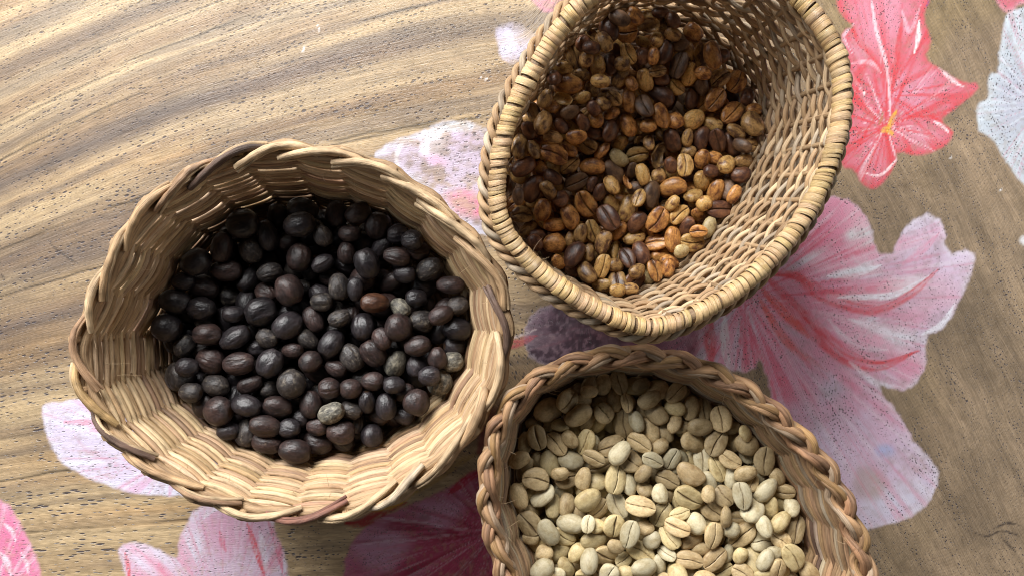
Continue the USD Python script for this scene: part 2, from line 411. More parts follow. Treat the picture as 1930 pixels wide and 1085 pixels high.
rays(B, (1670, 236), (0.50, 0.05, 0.08), 56, 0.56, 0.70, 0.45, 93)
for pts, w, c, o in (([(1640, -20), (1652, 60), (1672, 130), (1678, 220)], 5, (0.75, 0.62, 0.68), 0.8), ([(1732, 40), (1730, 75), (1722, 104)], 6, (0.86, 0.78, 0.80), 0.95), ([(1770, 128), (1800, 155), (1818, 165)], 6, (0.82, 0.72, 0.76), 0.9),
                     ([(1700, 290), (1660, 330), (1625, 325)], 4, (0.86, 0.74, 0.76), 0.8), ([(1760, 228), (1778, 240), (1790, 252)], 5, (0.82, 0.72, 0.76), 0.9), ([(1600, 40), (1620, 80), (1648, 110), (1668, 150)], 7, RED, 0.9),
                     ([(1700, 40), (1690, 110), (1680, 180)], 9, RED, 0.75), ([(1604, 120), (1640, 118), (1662, 140)], 6, (0.75, 0.50, 0.56), 0.7), ([(1640, 110), (1610, 160), (1604, 240)], 14, RED, 0.6), ([(1720, 220), (1760, 222), (1796, 250)], 5, RED, 0.9),
                     ([(1610, 45), (1590, 70), (1606, 100)], 5, (0.66, 0.60, 0.68), 0.7), ([(1700, 20), (1715, 60), (1735, 10)], 6, (0.72, 0.48, 0.58), 0.6),
                     ([(1672, 248), (1682, 225), (1690, 206)], 7, YEL, 0.95), ([(1660, 250), (1672, 244), (1686, 258)], 8, YEL, 0.85), ([(1656, 236), (1662, 222), (1664, 210)], 4, OCH, 0.7), ([(1628, 178), (1630, 172)], 4, (0.9, 0.85, 0.85), 0.9)):
    stroke(pts, w, c, o, B, seed=int(pts[0][0]) % 19 + 2)
stroke([(1752, -40), (1750, 0), (1745, 14)], 4, (0.10, 0.06, 0.25), 0.8, None, 2)
# 3 the pale blue petal at the right edge, 4 the pink tip above it
C = petal([(2080, -40), (1930, 14), (1898, 30), (1887, 80), (1880, 136), (1866, 140), (1862, 186), (1844, 196), (1846, 246), (1870, 262), (1902, 312), (1940, 352), (2080, 420)], (0.42, 0.47, 0.53), 3, edge=(0.62, 0.68, 0.74), edge_w=7)
blob(C, (1910, 190), (40, 90), 10, (0.38, 0.38, 0.48), 0.6, 21)
rays(C, (1960, 200), (0.60, 0.66, 0.72), 12, 0.5, 0.65, 0.5, 64)
D = petal([(1878, -60), (1878, 0), (1888, 16), (1902, 22), (1930, 6), (2010, -20), (1990, -80)], (0.52, 0.13, 0.18), 4, edge=(0.70, 0.45, 0.52), edge_w=5)
E = petal([(1922, 452), (1930, 446), (1960, 440), (1970, 470), (1930, 462)], (0.6, 0.6, 0.62), 3)
# 5 the washed-out bloom between the two upper baskets, 6 the faint patch above it
G = petal([(705, 300), (722, 278), (760, 258), (800, 246), (828, 232), (872, 229), (910, 240), (1000, 300), (990, 430), (900, 440), (860, 410), (790, 350), (740, 325)], (0.50, 0.43, 0.56), 5, worn=0.72, op=0.85, edge=(0.56, 0.66, 0.74), edge_w=14)
blob(G, (815, 268), (26, 34), 20, (0.80, 0.78, 0.86), 0.95, 22)
blob(G, (872, 262), (40, 26), 0, (0.56, 0.46, 0.66), 0.7, 23)
blob(G, (858, 240), (46, 12), 0, (0.56, 0.68, 0.76), 0.8, 24)
blob(G, (880, 385), (46, 30), 20, (0.62, 0.14, 0.22), 0.8, 25)
blob(G, (822, 302), (26, 12), 20, (0.62, 0.36, 0.52), 0.6, 26)
stroke([(750, 320), (748, 290), (765, 262)], 6, (0.76, 0.76, 0.80), 0.9, G, seed=3)
H = petal([(934, 62), (944, 46), (975, 44), (1012, 66), (1040, 90), (1010, 120), (985, 116), (962, 122), (944, 106)], (0.48, 0.45, 0.58), 6, worn=0.75, op=0.8)
blob(H, (960, 85), (20, 30), 20, (0.60, 0.60, 0.74), 0.7, 27)
I = petal([(1000, -30), (1012, 12), (1045, 26), (1090, 20), (1130, -30)], (0.60, 0.20, 0.34), 6, worn=0.7, op=0.8)
# 7 the lilac petal under the left basket
J = petal([(81, 764), (118, 757), (158, 752), (240, 770), (420, 880), (440, 930), (322, 932), (262, 928), (200, 912), (146, 888), (108, 858), (88, 815)], (0.56, 0.50, 0.64), 7, edge=(0.66, 0.68, 0.78), edge_w=10)
rays(J, (330, 860), (0.60, 0.36, 0.52), 8, 0.48, 0.62, 0.7, 71)
rays(J, (330, 860), (0.66, 0.68, 0.78), 14, 0.56, 0.68, 0.7, 72)
for pts, w, c, o in (([(120, 795), (180, 800), (240, 850)], 10, PINK, 0.7), ([(170, 810), (230, 810), (260, 850)], 12, (0.60, 0.26, 0.38), 0.6), ([(140, 820), (170, 850), (260, 890)], 7, (0.40, 0.18, 0.24), 0.35)):
    stroke(pts, w, c, o, J, seed=int(pts[0][0]) % 13 + 2)
# 8 the two petals at the bottom edge, left of the middle
K = petal([(224, 1034), (240, 1024), (268, 1024), (300, 1036), (326, 1050), (336, 1052), (338, 1020), (352, 985), (372, 958), (430, 940), (500, 950), (522, 1010), (537, 1050), (540, 1110), (520, 1190), (330, 1190), (250, 1140), (236, 1080)],
          (0.56, 0.42, 0.54), 8, edge=(0.62, 0.62, 0.72), edge_w=12)
blob(K, (440, 1000), (70, 60), 0, (0.58, 0.30, 0.42), 0.7, 28)
blob(K, (280, 1050), (46, 30), 20, (0.62, 0.60, 0.72), 0.8, 29)
blob(K, (365, 1030), (24, 40), 0, (0.62, 0.64, 0.74), 0.7, 30)
rays(K, (430, 1180), PINK, 12, 0.5, 0.66, 0.6, 73)
for pts, w, c, o in (([(466, 985), (478, 1020), (500, 1090)], 8, RED, 0.85), ([(415, 1000), (420, 1026), (428, 1040)], 7, ROSE, 0.7), ([(235, 1040), (240, 1060), (246, 1100)], 6, RED, 0.8), ([(300, 1060), (305, 1080), (315, 1110)], 10, PINK, 0.8),
                     ([(505, 980), (522, 1020), (533, 1080)], 10, ROSE, 0.7), ([(380, 980), (400, 960), (440, 950)], 7, (0.66, 0.66, 0.74), 0.7), ([(490, 1000), (500, 1050), (505, 1090)], 8, (0.66, 0.66, 0.74), 0.6)):
    stroke(pts, w, c, o, K, seed=int(pts[0][0]) % 13 + 3)
# 9 the pink petal in the bottom left corner
L = petal([(-160, 900), (0, 944), (30, 974), (54, 1018), (70, 1056), (76, 1110), (40, 1190), (-160, 1200)], (0.62, 0.18, 0.32), 9, edge=(0.62, 0.34, 0.46), edge_w=8)
rays(L, (-40, 1180), (0.66, 0.46, 0.56), 10, 0.5, 0.64, 0.7, 74)
for pts, w in (([(6, 985), (22, 1000), (30, 1020)], 6), ([(0, 1040), (14, 1060), (20, 1085)], 9), ([(40, 1040), (50, 1060), (54, 1085)], 5)):
    stroke(pts, w, (0.72, 0.66, 0.72), 0.8, L, seed=5)
# 10 the dark red bloom between the left and the lower basket
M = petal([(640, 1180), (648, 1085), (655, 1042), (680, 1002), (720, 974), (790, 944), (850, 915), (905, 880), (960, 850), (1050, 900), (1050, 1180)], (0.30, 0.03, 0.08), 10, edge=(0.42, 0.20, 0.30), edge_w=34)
blob(M, (720, 1030), (60, 60), -20, (0.44, 0.26, 0.36), 0.8, 31)
blob(M, (830, 965), (60, 40), -20, (0.42, 0.22, 0.32), 0.85, 32)
blob(M, (800, 975), (16, 10), 0, (0.2, 0.1, 0.12), 0.7, 33)
rays(M, (930, 1000), CRIM, 8, 0.45, 0.62, 0.75, 75)
rays(M, (930, 1000), (0.42, 0.16, 0.24), 16, 0.58, 0.70, 0.5, 76)
for pts, w, c, o, r in (([(652, 985), (680, 985), (730, 960), (770, 945)], 14, (0.26, 0.012, 0.015), 0.95, 10), ([(690, 960), (740, 945), (785, 925)], 16, (0.50, 0.30, 0.04), 0.9, 10), ([(780, 930), (850, 880), (905, 850)], 12, (0.36, 0.22, 0.05), 0.6, 10),
                        ([(845, 930), (890, 895), (920, 880)], 12, (0.32, 0.01, 0.03), 0.9, 10), ([(945, 655), (975, 645), (1012, 632)], 12, (0.42, 0.08, 0.10), 0.85, 10), ([(955, 640), (985, 630), (1015, 618)], 4, (0.6, 0.5, 0.5), 0.7, 10),
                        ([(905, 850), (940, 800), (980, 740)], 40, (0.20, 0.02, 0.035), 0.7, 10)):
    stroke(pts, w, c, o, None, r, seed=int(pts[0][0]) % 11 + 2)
for ar, og, f in ((J, (330, 860), 46), (K, (430, 1180), 50), (L, (-40, 1180), 50), (M, (930, 1000), 46), (C, (1960, 200), 40)):
    rays(ar, og, (0.66, 0.60, 0.66), f, 0.56, 0.70, 0.28, f + 31)
    rays(ar, og, (0.50, 0.14, 0.22), f * 1.3, 0.56, 0.72, 0.45, f + 32)
# white chips on the bare wood
for x, y in ((598, 50), (600, 62), (572, 92), (570, 98), (600, 57), (905, 148), (915, 152), (1790, 300), (1885, 360)):
    stroke([(x, y), (x + 3, y - 5)], 2.4, (0.75, 0.75, 0.76), 0.9, seed=x % 7 + 1)
for pts in ([(1835, 1002), (1860, 1010), (1890, 1000), (1930, 1012)], [(1870, 996), (1900, 985), (1925, 990)], [(1885, 1010), (1905, 1030), (1915, 1040)], [(0, 515), (10, 528)], [(95, 460), (120, 480), (150, 500)]):
    stroke(pts, 3.0, (0.04, 0.03, 0.025), 0.9, seed=4)

GRAIN = np.stack([GU, GV, np.clip(right + 0.25 * smoothstep(380, 60, PY), 0, 1)], -1).astype(np.float32)
TABLE_MAT = usdkit.material(stage, '/World/Looks/painted_wood', {
    'tint': ('attribute', {'attribute': 'tint'}),
    'g': ('attribute', {'attribute': 'grain'}),
    'sx': ('separate_xyz', {}),
    'm1': ('mapping', {'scale': (1 / 14.0, 1 / 5.2, 0.0)}),
    'm2': ('mapping', {'scale': (1 / 5.6, 1 / 4.2, 0.0)}),
    'v1': ('voronoi_texture', {'dimensions': '2D', 'scale': 1.0, 'use_normalize': False}),
    'v2': ('voronoi_texture', {'dimensions': '2D', 'scale': 1.0, 'use_normalize': False}),
    's1': ('separate_color', {}), 's2': ('separate_color', {}),
    'r1': ('map_range', {'from_min': 0.0, 'from_max': 1.0, 'to_min': 0.03, 'to_max': 0.37}),
    'r2': ('map_range', {'from_min': 0.1, 'from_max': 1.0, 'to_min': 0.0, 'to_max': 0.38}),
    'mc': ('mapping', {'scale': (0.006, 0.03, 0.0)}), 'nc': ('noise_texture', {'scale': 1.0, 'detail': 3.0, 'roughness': 0.6}), 'cl': ('map_range', {'from_min': 0.34, 'from_max': 0.66, 'to_min': 0.25, 'to_max': 1.15, 'clamp': True}),
    'c1': ('math', {'math_type': 'multiply'}), 'c2': ('math', {'math_type': 'multiply'}),
    'd1': ('math', {'math_type': 'subtract'}), 'd2': ('math', {'math_type': 'subtract'}),
    'p1': ('map_range', {'from_min': 0.0, 'from_max': 0.10, 'to_min': 0.0, 'to_max': 1.0, 'clamp': True}),
    'p2': ('map_range', {'from_min': 0.0, 'from_max': 0.12, 'to_min': 0.0, 'to_max': 1.0, 'clamp': True}),
    'pm': ('mix_float', {}), 'px': ('math', {'math_type': 'maximum'}),
    'mf': ('mapping', {'scale': (0.03, 0.5, 0.0)}),
    'nf': ('noise_texture', {'scale': 1.0, 'detail': 4.0, 'roughness': 0.7}),
    'cv': ('attribute', {'attribute': 'cover'}), 'fw': ('math', {'math_type': 'subtract', 'value1': 1.0}),
    'rf': ('rgb_ramp', {'ramp': [(0.3, (0.72, 0.70, 0.68)), (0.62, (1.1, 1.1, 1.1))]}),
    'pos': ('geometry', {}),
    'ns': ('noise_texture', {'scale': 60.0, 'detail': 5.0, 'roughness': 0.65}),
    'rs': ('map_range', {'from_min': 0.3, 'from_max': 0.7, 'to_min': 0.24, 'to_max': 0.44}),
    'mu': ('mix_color', {'blend_type': 'multiply', 'fac': 1.0, 'use_clamp': False}),
    'pv': ('math', {'math_type': 'multiply_add', 'value2': -0.15, 'value3': 0.95}), 'pk': ('math', {'math_type': 'multiply'}),
    'mp': ('mix_color', {'blend_type': 'mix', 'b': (0.055, 0.045, 0.05)}),
    'inv': ('math', {'math_type': 'multiply_add', 'value2': -1.0}),
    'bump': ('bump', {'strength': 0.5, 'distance': 0.00035}),
    'p': ('principled_bsdf', {'specular_ior_level': 0.5}),
}, [('g.vector', 'sx.vector'), ('g.vector', 'm1.vector'), ('g.vector', 'm2.vector'), ('m1.vector', 'v1.vector'), ('m2.vector', 'v2.vector'), ('v1.color', 's1.color'), ('v2.color', 's2.color'),
    ('s1.r', 'r1.value'), ('s2.r', 'r2.value'), ('g.vector', 'mc.vector'), ('mc.vector', 'nc.vector'), ('nc.fac', 'cl.value'), ('r1.result', 'c1.value1'), ('cl.result', 'c1.value2'), ('r2.result', 'c2.value1'), ('cl.result', 'c2.value2'), ('c1.value', 'd1.value1'), ('v1.distance', 'd1.value2'), ('c2.value', 'd2.value1'), ('v2.distance', 'd2.value2'), ('d1.value', 'p1.value'), ('d2.value', 'p2.value'),
    ('sx.z', 'px.value1'), ('cv.fac', 'px.value2'), ('px.value', 'pm.fac'), ('p1.result', 'pm.a'), ('p2.result', 'pm.b'), ('g.vector', 'mf.vector'), ('mf.vector', 'nf.vector'), ('nf.fac', 'rf.fac'), ('tint.color', 'mu.a'), ('rf.color', 'mu.b'), ('cv.fac', 'fw.value2'), ('fw.value', 'mu.fac'),
    ('pm.result', 'pk.value1'), ('cv.fac', 'pv.value1'), ('pv.value', 'pk.value2'), ('pk.value', 'mp.fac'), ('mu.result', 'mp.a'), ('mp.result', 'p.base_color'), ('pos.position', 'ns.vector'), ('ns.fac', 'rs.value'), ('rs.result', 'p.roughness'),
    ('pm.result', 'inv.value1'), ('nf.fac', 'inv.value3'), ('inv.value', 'bump.height'), ('bump.normal', 'p.normal')], surface='p.BSDF')

table = thing('table_top', 'brown wooden table top hand painted with large pink, red and lilac flowers', 'table', kind='structure')
nx, ny = len(XS), len(YS)
I0, J0 = np.meshgrid(np.arange(nx - 1), np.arange(ny - 1), indexing='xy')
q = (J0 * nx + I0).ravel()
quads = np.stack([q, q + 1, q + nx + 1, q + nx], 1)
qreg = np.median(REG[quads], axis=1).astype(int)
P3 = np.stack([GX.ravel(), GY.ravel(), np.zeros(NV)], -1)
FLOWERS = {1: ('painted_flower', 'large lilac and pink painted flower with red streaks and worn dark specks'), 2: ('painted_flower', 'red and pink painted lily with a yellow centre and pointed petal'), 3: ('painted_petal', 'pale grey-blue painted petal'),
           4: ('painted_petal', 'pink-red painted petal tip'), 5: ('painted_flower', 'washed-out lilac and white painted flower with a pink spot'), 6: ('painted_petal', 'faint worn lilac and pink paint patches'), 7: ('painted_petal', 'lilac painted petal with pink strokes'),
           8: ('painted_flower', 'two pale pink painted petals with red strokes'), 9: ('painted_petal', 'bright pink painted petal'), 10: ('painted_flower', 'dark crimson painted flower with an ochre stroke')}
for r in [0] + sorted(FLOWERS):
    sel = quads[qreg == r]
    if not len(sel):
        continue
    ids, inv_ = np.unique(sel, return_inverse=True)
    name, lab = FLOWERS.get(r, ('wood_surface', 'bare varnished wood with dark pores and wavy grain'))
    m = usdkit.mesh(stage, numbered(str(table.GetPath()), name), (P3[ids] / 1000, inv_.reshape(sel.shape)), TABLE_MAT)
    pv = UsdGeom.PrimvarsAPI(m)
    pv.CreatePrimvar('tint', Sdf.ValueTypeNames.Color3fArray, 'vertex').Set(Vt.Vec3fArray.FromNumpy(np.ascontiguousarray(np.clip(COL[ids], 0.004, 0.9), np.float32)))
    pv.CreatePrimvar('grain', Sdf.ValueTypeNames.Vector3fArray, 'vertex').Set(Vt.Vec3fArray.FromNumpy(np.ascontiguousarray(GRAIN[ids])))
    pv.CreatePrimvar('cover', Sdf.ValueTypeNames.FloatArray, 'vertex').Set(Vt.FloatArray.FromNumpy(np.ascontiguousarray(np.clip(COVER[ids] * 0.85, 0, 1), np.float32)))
    m.GetPrim().SetCustomDataByKey('label', lab)
# the slab under the surface
x0, x1, y0_, y1_ = XS[0], XS[-1], YS[0], YS[-1]
sl = trimesh.creation.box(bounds=[[x0 / 1000, y0_ / 1000, -0.035], [x1 / 1000, y1_ / 1000, -0.0004]])
SLAB = usdkit.material(stage, '/World/Looks/slab_wood', {'g': ('geometry', {}), 'n': ('noise_texture', {'scale': 40.0, 'detail': 4.0}), 'r': ('rgb_ramp', {'ramp': [(0.3, (0.12, 0.08, 0.045)), (0.7, (0.26, 0.18, 0.1))]}), 'p': ('principled_bsdf', {'roughness': 0.6})},
                       [('g.position', 'n.vector'), ('n.fac', 'r.fac'), ('r.color', 'p.base_color')], surface='p.BSDF')
usdkit.mesh(stage, str(table.GetPath()) + '/slab', sl, SLAB)
# ------------------------------------------------------------------ the three baskets
class Outline:
    """A basket's wall: the rim's outline (from photograph pixels at the rim's level) drawn in and shifted towards the base."""
    def __init__(s, px, z_rim, shrink, shift, power=1.0):
        p = np.array([world(x, y, z_rim) for x, y in px])
        p = spline(p, True, 720)
        s.c = (p.max(0) + p.min(0)) / 2
        d = p - s.c
        a = np.unwrap(np.arctan2(d[:, 1], d[:, 0]))
        if a[-1] < a[0]:
            a, d = a[::-1], d[::-1]
        r = np.hypot(d[:, 0], d[:, 1])
        th = np.linspace(0, 2 * PI, 721)
        s.r = np.interp(th, np.concatenate([a - 2 * PI, a, a + 2 * PI]), np.tile(r, 3))
        s.th, s.zr, s.shrink, s.shift, s.power = th, z_rim, shrink, np.array(shift), power
        xy = s.c + s.r[:, None] * np.stack([np.cos(th), np.sin(th)], -1)
        arc = np.concatenate([[0], np.cumsum(np.linalg.norm(np.diff(xy, axis=0), axis=1))])
        s.length = arc[-1]
        s.arc = arc / arc[-1]

    def theta(s, w):                                          # share of the way round -> angle
        w = np.asarray(w, float)
        return np.interp(w % 1.0, s.arc, s.th) + 2 * PI * np.floor(w)

    def at(s, w, z, off=0.0):
        th = s.theta(w)
        t = np.clip((s.zr - np.asarray(z, float)) / s.zr, -0.2, 1)
        k = np.sign(t) * np.abs(t) ** s.power
        r = np.interp(th % (2 * PI), s.th, s.r) - s.shrink * k + off
        c = s.c + k[..., None] * s.shift if np.ndim(k) else s.c + k * s.shift
        return np.stack(np.broadcast_arrays(c[..., 0] + r * np.cos(th), c[..., 1] + r * np.sin(th), np.asarray(z, float)), -1)

    def out(s, w):
        th = s.theta(w)
        return np.stack([np.cos(th), np.sin(th), np.zeros_like(th)], -1)


PALE, CREAM, HONEY, BROWN, BARK, PURP, GREY = map(np.array, ((0.42, 0.275, 0.150), (0.57, 0.41, 0.245), (0.47, 0.305, 0.135), (0.27, 0.165, 0.095), (0.10, 0.062, 0.045), (0.22, 0.115, 0.095), (0.34, 0.27, 0.19)))


def bow_row(mb, o, z, n, rad, color, inward, phase, lift, mix, steps=9, sides=7):
    """One woven row seen from inside: a stem bows inwards between two stakes and dives behind each; every bow is a stem of its own end."""
    for j in range(n):
        t = np.linspace(-0.10, 1.10, steps)
        w = (j + phase + t) / n
        tt = np.clip(t, 0, 1)
        off = 1.3 - inward * np.sin(PI * tt) ** 0.55
        zz = z + lift * (tt - 0.5) + rng.normal(0, 0.18) + 0.5 * meshkit.noise(np.array([[w[0] * 40, z, 2.0]]))[0]
        p = o.at(w, zz, off + rng.normal(0, 0.12))
        r = rad * (0.72 + 0.30 * np.sin(PI * tt) ** 0.8) * rng.uniform(0.92, 1.10)
        c = (color if rng.random() < 0.86 else mix[int(rng.integers(len(mix)))]) * rng.uniform(0.82, 1.14) * np.array([1, rng.uniform(0.96, 1.03), rng.uniform(0.92, 1.05)])
        tube(mb, p, r, sides, c, ref=o.out(w), u0=rng.uniform(0, 400), caps=False, lump=0.10)


def stakes(root, o, n, rad, z0, off, color, mat):
    for j in range(n):
        z = np.linspace(z0, o.zr + 1, 9)
        w = np.full(9, j / n)
        mb = MB()
        tube(mb, o.at(w, z, off), rad, 6, color * rng.uniform(0.8, 1.15), ref=o.out(w), u0=j * 31)
        mb.build(numbered(root, 'stake'), mat, o.origin, smooth=True)


def base(root, o, color, z=3.0):
    mb = MB()
    for k, f in enumerate(np.linspace(0.06, 0.99, 22)):
        w = np.linspace(0, 1, 90, endpoint=False)
        p = o.at(w, np.full(90, z))
        c = o.c + o.shift
        p[:, :2] = c + (p[:, :2] - c) * f
        p[:, 2] = z + 0.6 * np.sin(w * 2 * PI * 24 + k * PI)
        tube(mb, p, 1.75, 6, color * rng.uniform(0.8, 1.1), closed=True, u0=k * 50, caps=False)
    mb.build(root + '/base', WICKER, o.origin)


def fibres(root, o, n, z_hi, z_lo, color, length=(2, 6), rad=0.1):
    """Loose hairs that stand off the woven stems."""
    mb = MB()
    for k in range(n):
        w, z = rng.uniform(), rng.uniform(z_lo, z_hi)
        p0 = o.at(np.array([w]), np.array([z]), -1.8)[0]
        d = -o.out(np.array([w]))[0] * rng.uniform(0.2, 1) + rng.normal(0, 0.7, 3)
        d /= np.linalg.norm(d)
        L = rng.uniform(*length)
        bend = rng.normal(0, 0.5, 3)
        t = np.linspace(0, 1, 7)[:, None]
        tube(mb, p0 + d * L * t + bend * L * t ** 2 * 0.6, rad * np.linspace(1, 0.4, 7), 4, color * rng.uniform(0.8, 1.2), ref=np.array([0.3, 0.2, 1]), caps=False)
    m = mb.build(root + '/loose_fibre', WICKER, o.origin)
    m.GetPrim().SetCustomDataByKey('kind', 'stuff')


# ---- left basket: thick stems in scallops, rim of folded-down stem ends
RIM_L = [(500, 286), (590, 291), (690, 312), (772, 355), (836, 408), (888, 462), (928, 522), (942, 585), (944, 650), (934, 705), (906, 770), (858, 836), (790, 896), (712, 940), (618, 964), (502, 966), (404, 940), (320, 898), (236, 838), (184, 774),
         (157, 706), (152, 640), (180, 562), (214, 496), (254, 420), (320, 362), (406, 312)]
OL = Outline(RIM_L, 62.0, 20.0, (0, 0), 0.95)
OL.origin = (*OL.c, 0)
LEFT = thing('wicker_basket', 'round pale wicker basket with scalloped weave and folded stem rim, full of blackish cherries', 'basket', OL.origin)
lp = str(LEFT.GetPath())
NL = 24
rows_l = np.arange(5.0, 60.0, 2.45)
tones_l = [CREAM, PALE, CREAM, PALE * .95, PALE, BROWN * 1.3, CREAM, PALE, CREAM, PALE, BROWN * .9, CREAM, CREAM, PALE, BROWN * 1.1, CREAM, PALE, CREAM, PALE, CREAM]
for i, z in enumerate(rows_l):
    mb = MB()
    bow_row(mb, OL, z, NL, 1.14, tones_l[(i + 1) % len(tones_l)], 1.35, 0.0, 2.1, [PALE, CREAM, BROWN * 1.5, PALE])
    mb.build(numbered(lp, 'woven_row'), WICKER, OL.origin)
stakes(lp, OL, NL, 1.7, 3.0, 2.2, PALE, WICKER)
base(lp, OL, BROWN)
# the rim: every stake's end is bent along the rim, over the next ones, and cut off
tone_at = [(431, 290, BARK, 1.0), (560, 288, CREAM * 1.05, 1.1), (355, 340, BROWN * 1.2, .95), (262, 400, PALE, 1.1), (205, 500, PALE, 1), (150, 660, BROWN * 1.5, 1), (170, 770, HONEY * .9, 1.0), (240, 850, BARK * 1.5, .95), (320, 905, PALE * 1.1, 1.0),
           (430, 960, BROWN * 1.1, .8), (540, 972, CREAM, .9), (640, 975, np.array((.22, .10, .07)), .85), (720, 945, CREAM, 1.05), (800, 900, GREY * 1.4, 1.0), (900, 800, PALE, 1.15), (935, 720, CREAM, 1), (945, 560, BARK * 1.4, .9), (910, 500, PALE, 1.2)]
for j in range(NL):
    w_mid = (j + 0.45) / NL
    pm = OL.at(np.array([w_mid]), np.array([62.0]))[0]
    color, fat, best = CREAM * rng.uniform(0.85, 1.05), 1.0, 15.0
    for x, y, c, k in tone_at:
        q = world(x, y, 62.0)
        dd = np.hypot(*(q - pm[:2]))
        if dd < best and dd < 9:
            best, color, fat = dd, c, k
    t = np.linspace(0, 1, 25)
    span = rng.uniform(1.35, 1.8)
    w = (j - 0.55 + span * t) / NL
    off = 1.5 - 3.1 * smoothstep(0.12, 0.95, t) + 0.5 * np.sin(5 * t + j)
    z = 60.0 + 4.4 * np.sin(PI * np.clip(t * 0.86 + 0.04, 0, 1)) ** 0.7 - 1.0 * t + rng.normal(0, 0.25)
    r = 1.5 * fat * (0.86 + 0.2 * np.sin(PI * t)) * rng.uniform(0.94, 1.08)
    mb = MB()
    tube(mb, OL.at(w, z, off), r, 10, np.asarray(color) * (0.55 + 0.9 * meshkit.fbm(np.stack([t * 7, t * 0 + j, t * 0], -1), 3))[:, None], ref=OL.out(w), flat=0.8, u0=j * 77, lump=0.22)
    tube(mb, OL.at(w, z + 0.5 - 1.3 * t, off + np.where(j % 2, 1.6, -1.5) * (0.8 - 0.3 * np.sin(PI * t))), r * rng.uniform(0.42, 0.62), 8, np.asarray(CREAM if j % 3 else color) * (0.5 + 0.8 * meshkit.fbm(np.stack([t * 6, t * 0 + j, t * 0 + 5], -1), 3))[:, None], ref=OL.out(w), u0=j * 41, lump=0.2)
    mb.build(numbered(lp, 'rim_stem'), WICKER, OL.origin, smooth=True)
mb = MB()
w = np.linspace(0, 1, 160, endpoint=False)
tube(mb, OL.at(w, 59.5 + 0.5 * np.sin(w * 2 * PI * NL), 0.8), 1.9, 7, PALE * .9, closed=True, u0=3, caps=False)
tube(mb, OL.at(w, 60.0 + 0.5 * np.sin(w * 2 * PI * NL + 2), 3.0 + 0.6 * np.sin(w * 2 * PI * NL + 1)), 1.7, 7, PALE * .8, closed=True, u0=3, caps=False)
mb.build(lp + '/rim_core', WICKER, OL.origin)
fibres(lp, OL, 40, 61, 48, CREAM)

# ---- upper basket: open wavy weave, rim bound with split straw
RIM_R = [(1100, 4), (1025, 100), (962, 218), (938, 330), (946, 420), (1000, 494), (1075, 553), (1160, 598), (1226, 616), (1300, 597), (1390, 545), (1460, 480), (1524, 396), (1570, 290), (1588, 190), (1574, 95), (1515, 5), (1440, -52), (1340, -84), (1220, -72)]
OR = Outline(RIM_R, 80.0, 9.0, (-8.0, 5.0), 1.15)
OR.origin = (*OR.c, 0)
UPPER = thing('wicker_basket', 'oval straw-bound wicker basket with open wavy weave, full of brown mottled beans', 'basket', OR.origin)
up = str(UPPER.GetPath())
NR = 36
z, i = 4.0, 0
while z < 77:
    mb = MB()
    m = 44 * 9
    w = np.linspace(0, 1, m, endpoint=False)
    ph = 2 * PI * (w * NR / 2.0) + i * 2 * PI / 3
    off = 1.0 + 1.7 * np.sin(ph) + 0.4 * (meshkit.noise(np.stack([w * 60, w * 0 + i, w * 0], -1)) - 0.5)
    if z > 42:
        off = off + 1.2 * smoothstep(42, 60, z) * smoothstep(80, 66, z)
    zz = z + 0.8 * np.cos(ph + 0.8) + 3.4 * (meshkit.noise(np.stack([w * 26, w * 0 + i * 0.5, w * 0], -1)) - 0.5)
    tone = [PALE, CREAM * .95, GREY * 1.2, PALE, PURP * 1.3 if i % 9 == 5 else PALE * .9, CREAM][i % 6]
    col = tone * (0.82 + 0.36 * meshkit.noise(np.stack([w * 30, w * 0 + i * 3.0, w * 0], -1)))[:, None]
    tube(mb, OR.at(w, zz, off), rng.uniform(0.92, 1.12) * (0.88 + 0.24 * meshkit.noise(np.stack([w * 50, w * 0 + i, w * 0 + 4], -1))), 6, col, ref=OR.out(w), closed=True, u0=i * 90, caps=False, flat=0.85)
    mb.build(numbered(up, 'woven_row'), WICKER, OR.origin)
    z += rng.uniform(1.65, 2.0); i += 1
stakes(up, OR, NR, 0.95, 3.0, 1.0, PALE * .8, WICKER)
base(up, OR, BROWN)
mb = MB()
w = np.linspace(0, 1, 200, endpoint=False)
tube(mb, OR.at(w, np.full(200, 79.5)), 2.3, 10, PALE * .55, closed=True, caps=False)
mb.build(up + '/rim_core', WICKER, OR.origin)
# each turn of the binding is a flat split of straw round the core
s, k = 0.0, 0
while s < OR.length - 1.0:
    wid = float(np.clip(rng.normal(1.75, 0.5), 0.9, 2.8))
    w0 = (s + wid / 2) / OR.length
    lean = rng.normal(0.25, 0.10) * (1 if k % 11 else 1.9)
    a = np.linspace(0, 2 * PI, 21)[:-1]
    rr = 2.75 + rng.normal(0, 0.10) + (0.25 if k % 13 == 0 else 0)
    ww = w0 + lean * np.sin(a) * 1.6 / OR.length
    p = OR.at(ww, 79.6 + rr * np.sin(a), rr * np.cos(a))
    nrm = OR.out(ww) * np.cos(a)[:, None] + np.array([0, 0, 1.0]) * np.sin(a)[:, None]
    mb = MB()
    col = np.array((0.55, 0.375, 0.19)) * rng.uniform(0.78, 1.18) * np.array([1, rng.uniform(.95, 1.04), rng.uniform(.85, 1.1)])
    tube(mb, p, wid / 2 * 1.04, 10, col, ref=nrm, flat=0.2, closed=True, u0=rng.uniform(0, 500), caps=False)
    mb.build(numbered(up, 'straw_binding'), STRAW, OR.origin)
    s += wid + (rng.uniform(0.5, 1.1) if rng.random() < 0.12 else 0.02); k += 1
